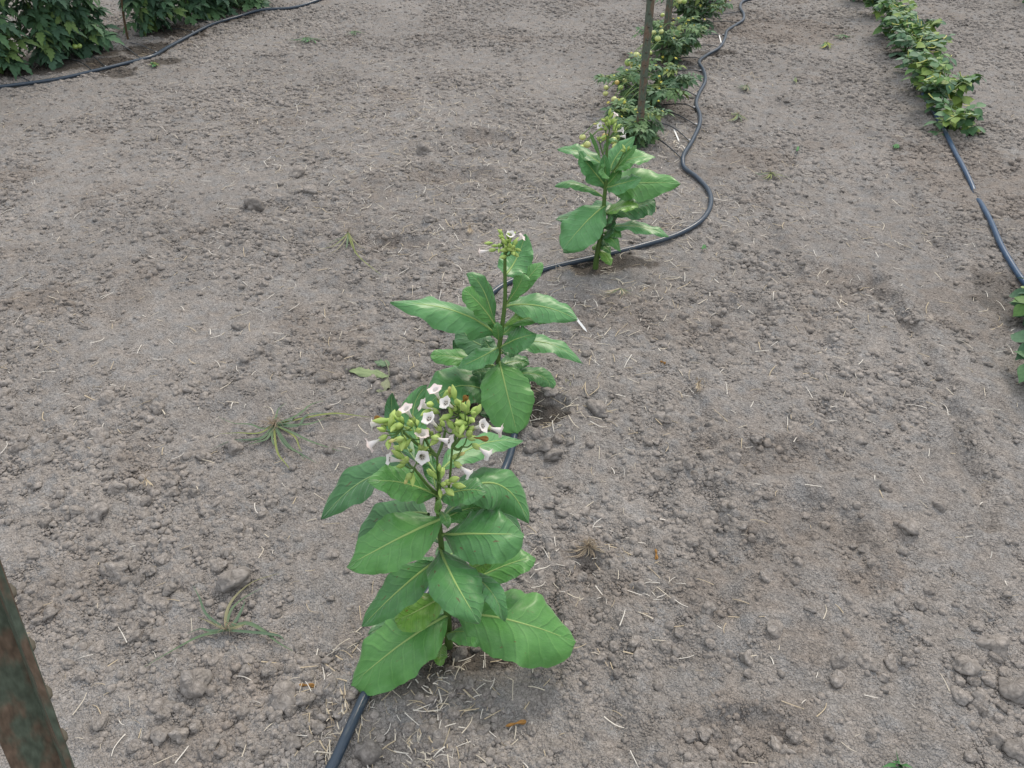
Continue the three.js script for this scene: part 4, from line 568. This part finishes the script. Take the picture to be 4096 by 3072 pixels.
const tuft = (label, cx, cy, rx, ry, n, mats, w = 0.0034, roots = 6) => { const ls = [], loose = mats.includes(strawMats[0]); for (let k = 0; k < n; k++) { const a = rr(0, 6.28), l = rr(0.5, 1.1); if (loose) { const ex = cx + rr(-1, 1) * rx, ey = cy + rr(-1, 1) * ry, k = rr(0.25, 0.6); ls.push([[ex, ey], [ex + Math.cos(a) * rx * k * 0.55, ey + Math.sin(a) * ry * k * 0.5 - 3], [ex + Math.cos(a + 0.15) * rx * k * 1.1, ey + Math.sin(a + 0.15) * ry * k]]); } else ls.push([[cx + Math.cos(a) * rx * l * 0.55, cy + Math.sin(a) * ry * l * 0.55 - ry * 0.1], [cx + Math.cos(a + 0.3) * rx * l, cy + Math.sin(a + 0.3) * ry * l]]); } return weed(label, [cx, cy], ls, w, mats, loose ? 0 : roots, 0.025, loose); };
tuft('flat pulled grass by the hose opposite the tomato row', 2985, 352, 50, 18, 12, [bladeMats[0], bladeMats[2], bladeMats[3]], 0.0035);
tuft('curled pulled grass on the path between hose and beans', 2950, 470, 55, 22, 12, [bladeMats[0], bladeMats[1]], 0.0035);
tuft('pulled grass with one long runner on the path', 3080, 705, 75, 26, 16, [bladeMats[1], bladeMats[0], bladeMats[3]], 0.003);
tuft('small yellowing weed on the path near the bean row', 3180, 322, 22, 12, 8, [bladeMats[1], bladeMats[0]], 0.004, 2);
tuft('flat green weed on bare soil near the tall dark tomatoes', 1225, 160, 85, 16, 16, [bladeMats[0], bladeMats[2], sproutMat], 0.005);
tuft('faint green weed patch beside the dusty hose end', 1420, 135, 55, 14, 9, [bladeMats[0], sproutMat], 0.004);
tuft('yellow green seedling in the damp patch by the dusty hose', 615, 260, 28, 12, 9, [sproutMat, bladeMats[1]], 0.007, 0);
tuft('wilted orange and green weed on the path beside the beans', 3305, 180, 40, 20, 10, [yellowLeaf, bladeMats[1], sproutMat], 0.006, 2);
tuft('thin green weed lying across the path by the beans', 3365, 148, 55, 10, 8, [sproutMat, bladeMats[0]], 0.006, 0);
tuft('two leaf green seedling on the path below the beans', 3585, 590, 26, 10, 6, [sproutMat], 0.006, 0);
tuft('tiny green seedling inside the hose bend', 2815, 995, 16, 12, 6, [sproutMat], 0.004, 0);
tuft('tiny green seedling on the open path', 3190, 600, 14, 8, 5, [sproutMat], 0.004, 0);
tuft('brown dry root tuft on the clean soil beside the fullest tobacco plant', 2350, 2205, 95, 42, 30, [rootMat, strawMats[1], rootMat], 0.0012, 30);
tuft('small dead brown grass tuft near the plant in the hollow', 1880, 925, 26, 18, 14, [rootMat, strawMats[1]], 0.0016, 10);
tuft('dead grey grass tuft at the rim of the damp hollow', 2230, 1540, 55, 38, 16, [bladeMats[3], strawMats[1], strawMats[0]], 0.0014, 10);
tuft('dry straw tuft pressed against the hose at its near end', 1345, 2860, 42, 95, 26, [strawMats[1], strawMats[0], rootMat], 0.0011, 16);
tuft('loose dry straw tuft on clods near the hose end', 1680, 2990, 55, 75, 24, [strawMats[1], strawMats[0]], 0.0011, 12);
tuft('small dry straw tuft on crumbs close under the fullest tobacco plant', 1735, 2745, 40, 60, 16, [strawMats[1], strawMats[0], strawMats[2]], 0.0011, 6);
tuft('small dead tuft alone on the cloddy soil', 590, 1935, 48, 18, 10, [rootMat, strawMats[1]], 0.0014, 4);
tuft('brown dead tuft on crumbs near the path middle', 2790, 1550, 34, 22, 14, [rootMat, strawMats[1]], 0.0014, 10);
tuft('dry straw heap by the hose bend', 2720, 590, 30, 22, 14, [strawMats[0], strawMats[2]], 0.002, 0);
tuft('flattened dry grass on the path past the hollow', 2480, 1170, 95, 22, 22, [bladeMats[3], strawMats[1], bladeMats[0]], 0.0016, 0);
// wilted broad leaf weed
{ const base = G(1550, 1470), o = thing('wilted_weed', 'pale wilted broad leaf weed lying behind the fullest tobacco plant', 'weed', base);
  [[[1550, 1500], [1470, 1490], [1382, 1476], 34, 0], [[1555, 1505], [1530, 1503], [1505, 1500], 20, 0], [[1548, 1515], [1530, 1545], [1497, 1560], 44, 2], [[1545, 1465], [1525, 1452], [1497, 1445], 26, 1], [[1552, 1470], [1548, 1450], [1540, 1440], 20, 1]].forEach(([a, m, t, w, mi], i) => { const pts = [a, m, t].map(([x, y]) => { const p = G(x, y, 0.012); return p; }); const [g] = tobaccoLeafGeo(...pts, w, { seed: i + 9, f: 0.2, wave: 0.2, fold: 0.2 }); g.translate(-base.x, -base.y, -base.z); part('leaf', g, wiltMats[mi], o); });
  part('stem', tube(local([G(1540, 1442, 0.01), G(1552, 1470, 0.016), G(1556, 1500, 0.012), G(1548, 1520, 0.01)], base), 0.0018, 0.0014, 6, 10), wiltMats[2], o); }
{ const base = G(3600, 3062), o = thing('weed_seedling', 'fresh green grass seedling with upright pointed blades', 'seedling', base); [[[3588, 3020, 0.03], [3583, 2985, 0.055]], [[3560, 3060, 0.01], [3530, 3068, 0.012]], [[3625, 3060, 0.014], [3650, 3072, 0.012]], [[3600, 3050, 0.016], [3570, 3045, 0.014]], [[3610, 3075, 0.012], [3640, 3090, 0.012]]].forEach((l) => part('blade', blade(local([base.clone(), ...l.map(([x, y, h]) => G(x, y, h))], base), 0.0042), sproutMat, o)); }
// fallen tobacco flowers
[[[1190, 2742], [1262, 2738], 'withered orange tobacco flower lying beside the dry straw tuft at the hose'], [[2022, 2905], [2105, 2880], 'withered orange tobacco flower fallen on clean crumbs below the widest leaf'], [[2622, 2195], [2630, 2240], 'withered orange tobacco flower fallen past the brown root tuft'], [[2640, 1445], [2665, 1452], 'withered orange tobacco flower fallen on the path past the damp hollow']].forEach(([a, b, l], i) => { const p = G(...a, 0.008), e = G(...b, 0.008), o = thing('fallen_flower', l, 'flower', p); p.y = Math.max(p.y, H(p.x, p.z) + 0.004); o.position.copy(p); const d = e.clone().sub(p); o.quaternion.copy(frameQuat(d, UP)); const L = Math.max(0.02, d.length()); part('corolla', corollas.wither[i % 2], witherMat, o).scale.set(L, 0.045, 0.045); part('calyx', calyxGeo, witherMat, o).scale.set(L, 0.03, 0.03); });
{ const p = G(3632, 2118, 0.006), o = thing('pebble', 'pale smooth stone lying among the soil crumbs of the path', 'stone', p); const m = part('stone', bigClods[2], std({ color: lin(0.48, 0.47, 0.44), roughness: 0.8 }), o); m.scale.set(0.014, 0.01, 0.012); }

// straw pieces
{
  const geo = (bend) => { const c = [V(-0.5, 0, 0), V(-0.15, 0.03, bend * 0.6), V(0.2, 0.02, bend * 0.7), V(0.5, -0.01, 0)]; const g = tube(c, 1, 1, 4, 6, 0.5); return g; };
  const geos = [0.02, 0.09, 0.2].map((b) => { const c = new THREE.CatmullRomCurve3([V(-0.5, 0, 0), V(-0.15, 0.02, b * 0.7), V(0.2, 0.02, b * 0.9), V(0.5, 0, 0)]); return lattice(7, 4, (s, a) => { const p = c.getPoint(s), th = a * 6.2832, k = 0.026 * (1 - 0.35 * s); return [p.x, p.y + Math.sin(th) * k * 0.6, p.z + Math.cos(th) * k]; }); });
  const r = rng(808), list = [];
  const hot = [[1740, 2700, 0.22, 90], [1600, 2950, 0.25, 80], [1400, 2850, 0.12, 40], [2200, 1650, 0.2, 50], [2500, 1200, 0.35, 110], [2600, 850, 0.4, 120], [1900, 800, 0.9, 450], [1700, 500, 1.1, 420], [2690, 580, 0.3, 80], [1350, 400, 1.1, 260], [2750, 300, 0.5, 90], [900, 120, 0.8, 160], [2380, 2300, 0.22, 50], [3000, 1000, 0.9, 150]];
  for (const [px, py, s, n] of hot) { const c = atH(px, py, 0); for (let k = 0; k < n * 1.7; k++) { const a = r() * 6.283, d = s * Math.sqrt(-Math.log(1 - r() * 0.95)) * 0.7; list.push([c.x + Math.cos(a) * d, c.z + Math.sin(a) * d]); } }
  for (let k = 0; k < 4000; k++) { const z = -0.55 * Math.pow(8 / 0.55, r()), x = (r() * 2 - 1) * (1 - 0.63 * z), keep = r(); if (keep < (z > -1.5 ? 0.4 : 1) * (x > 0.5 ? 0.6 : 1)) list.push([x, z]); }
  const items = list.map(([x, z]) => { const L = (0.012 + 0.034 * Math.pow(r(), 2.0)) * (z < -1.6 ? 1.35 : 1), dep = depthOf(V(x, 0, z)), sx = Math.abs(x / dep * FPX) < 2030, vv = (EYE * CP + z * SP) / dep * FPX; return { x, z, L, az: r() * 6.283, tilt: (r() - 0.5) * 0.5 + (r() < 0.06 ? 0.5 : 0), g: [0, 0, 0, 1, 1, 2][Math.floor(r() * 6)], m: Math.floor(r() * 3), th: 0.7 + 0.7 * r(), ap: sx && Math.abs(vv) < 1510 ? L / dep : 0 }; });
  items.sort((a, b) => b.ap - a.ap);
  const q = (it) => new THREE.Quaternion().setFromEuler(new THREE.Euler(0, it.az, it.tilt, 'YZX')), y = (it) => H(it.x, it.z) + 0.0022 + Math.abs(Math.sin(it.tilt)) * it.L * 0.35, sc = (it) => { const t = clamp(0.045 / it.L, 0.9, 2.4) * it.th * it.L * 0.9; return V(it.L, t, it.g ? it.L : t); };
  items.slice(0, 300).forEach((it) => { const m = new THREE.Mesh(geos[it.g], strawMats[it.m]); m.name = numbered('straw'); m.position.set(it.x, y(it), it.z); m.quaternion.copy(q(it)); m.scale.copy(sc(it)); scene.add(m); tag(m, 'short pale dry straw piece lying loose on the bare soil', 'straw', 'loose straw pieces'); });
  [0, 1, 2].forEach((k) => { const s = items.slice(300).filter((it) => it.g === k), im = new THREE.InstancedMesh(geos[k], std({ color: 0xffffff, roughness: 0.7 }), s.length); s.forEach((it, i) => { im.setMatrixAt(i, new THREE.Matrix4().compose(V(it.x, y(it), it.z), q(it), sc(it))); im.setColorAt(i, strawMats[it.m].color); }); im.name = 'straw_litter'; im.userData.kind = 'stuff'; soil.add(im); });
}

scene.traverse((o) => { if (o.isMesh) { o.castShadow = true; o.receiveShadow = true; } });
renderer.render(scene, camera);
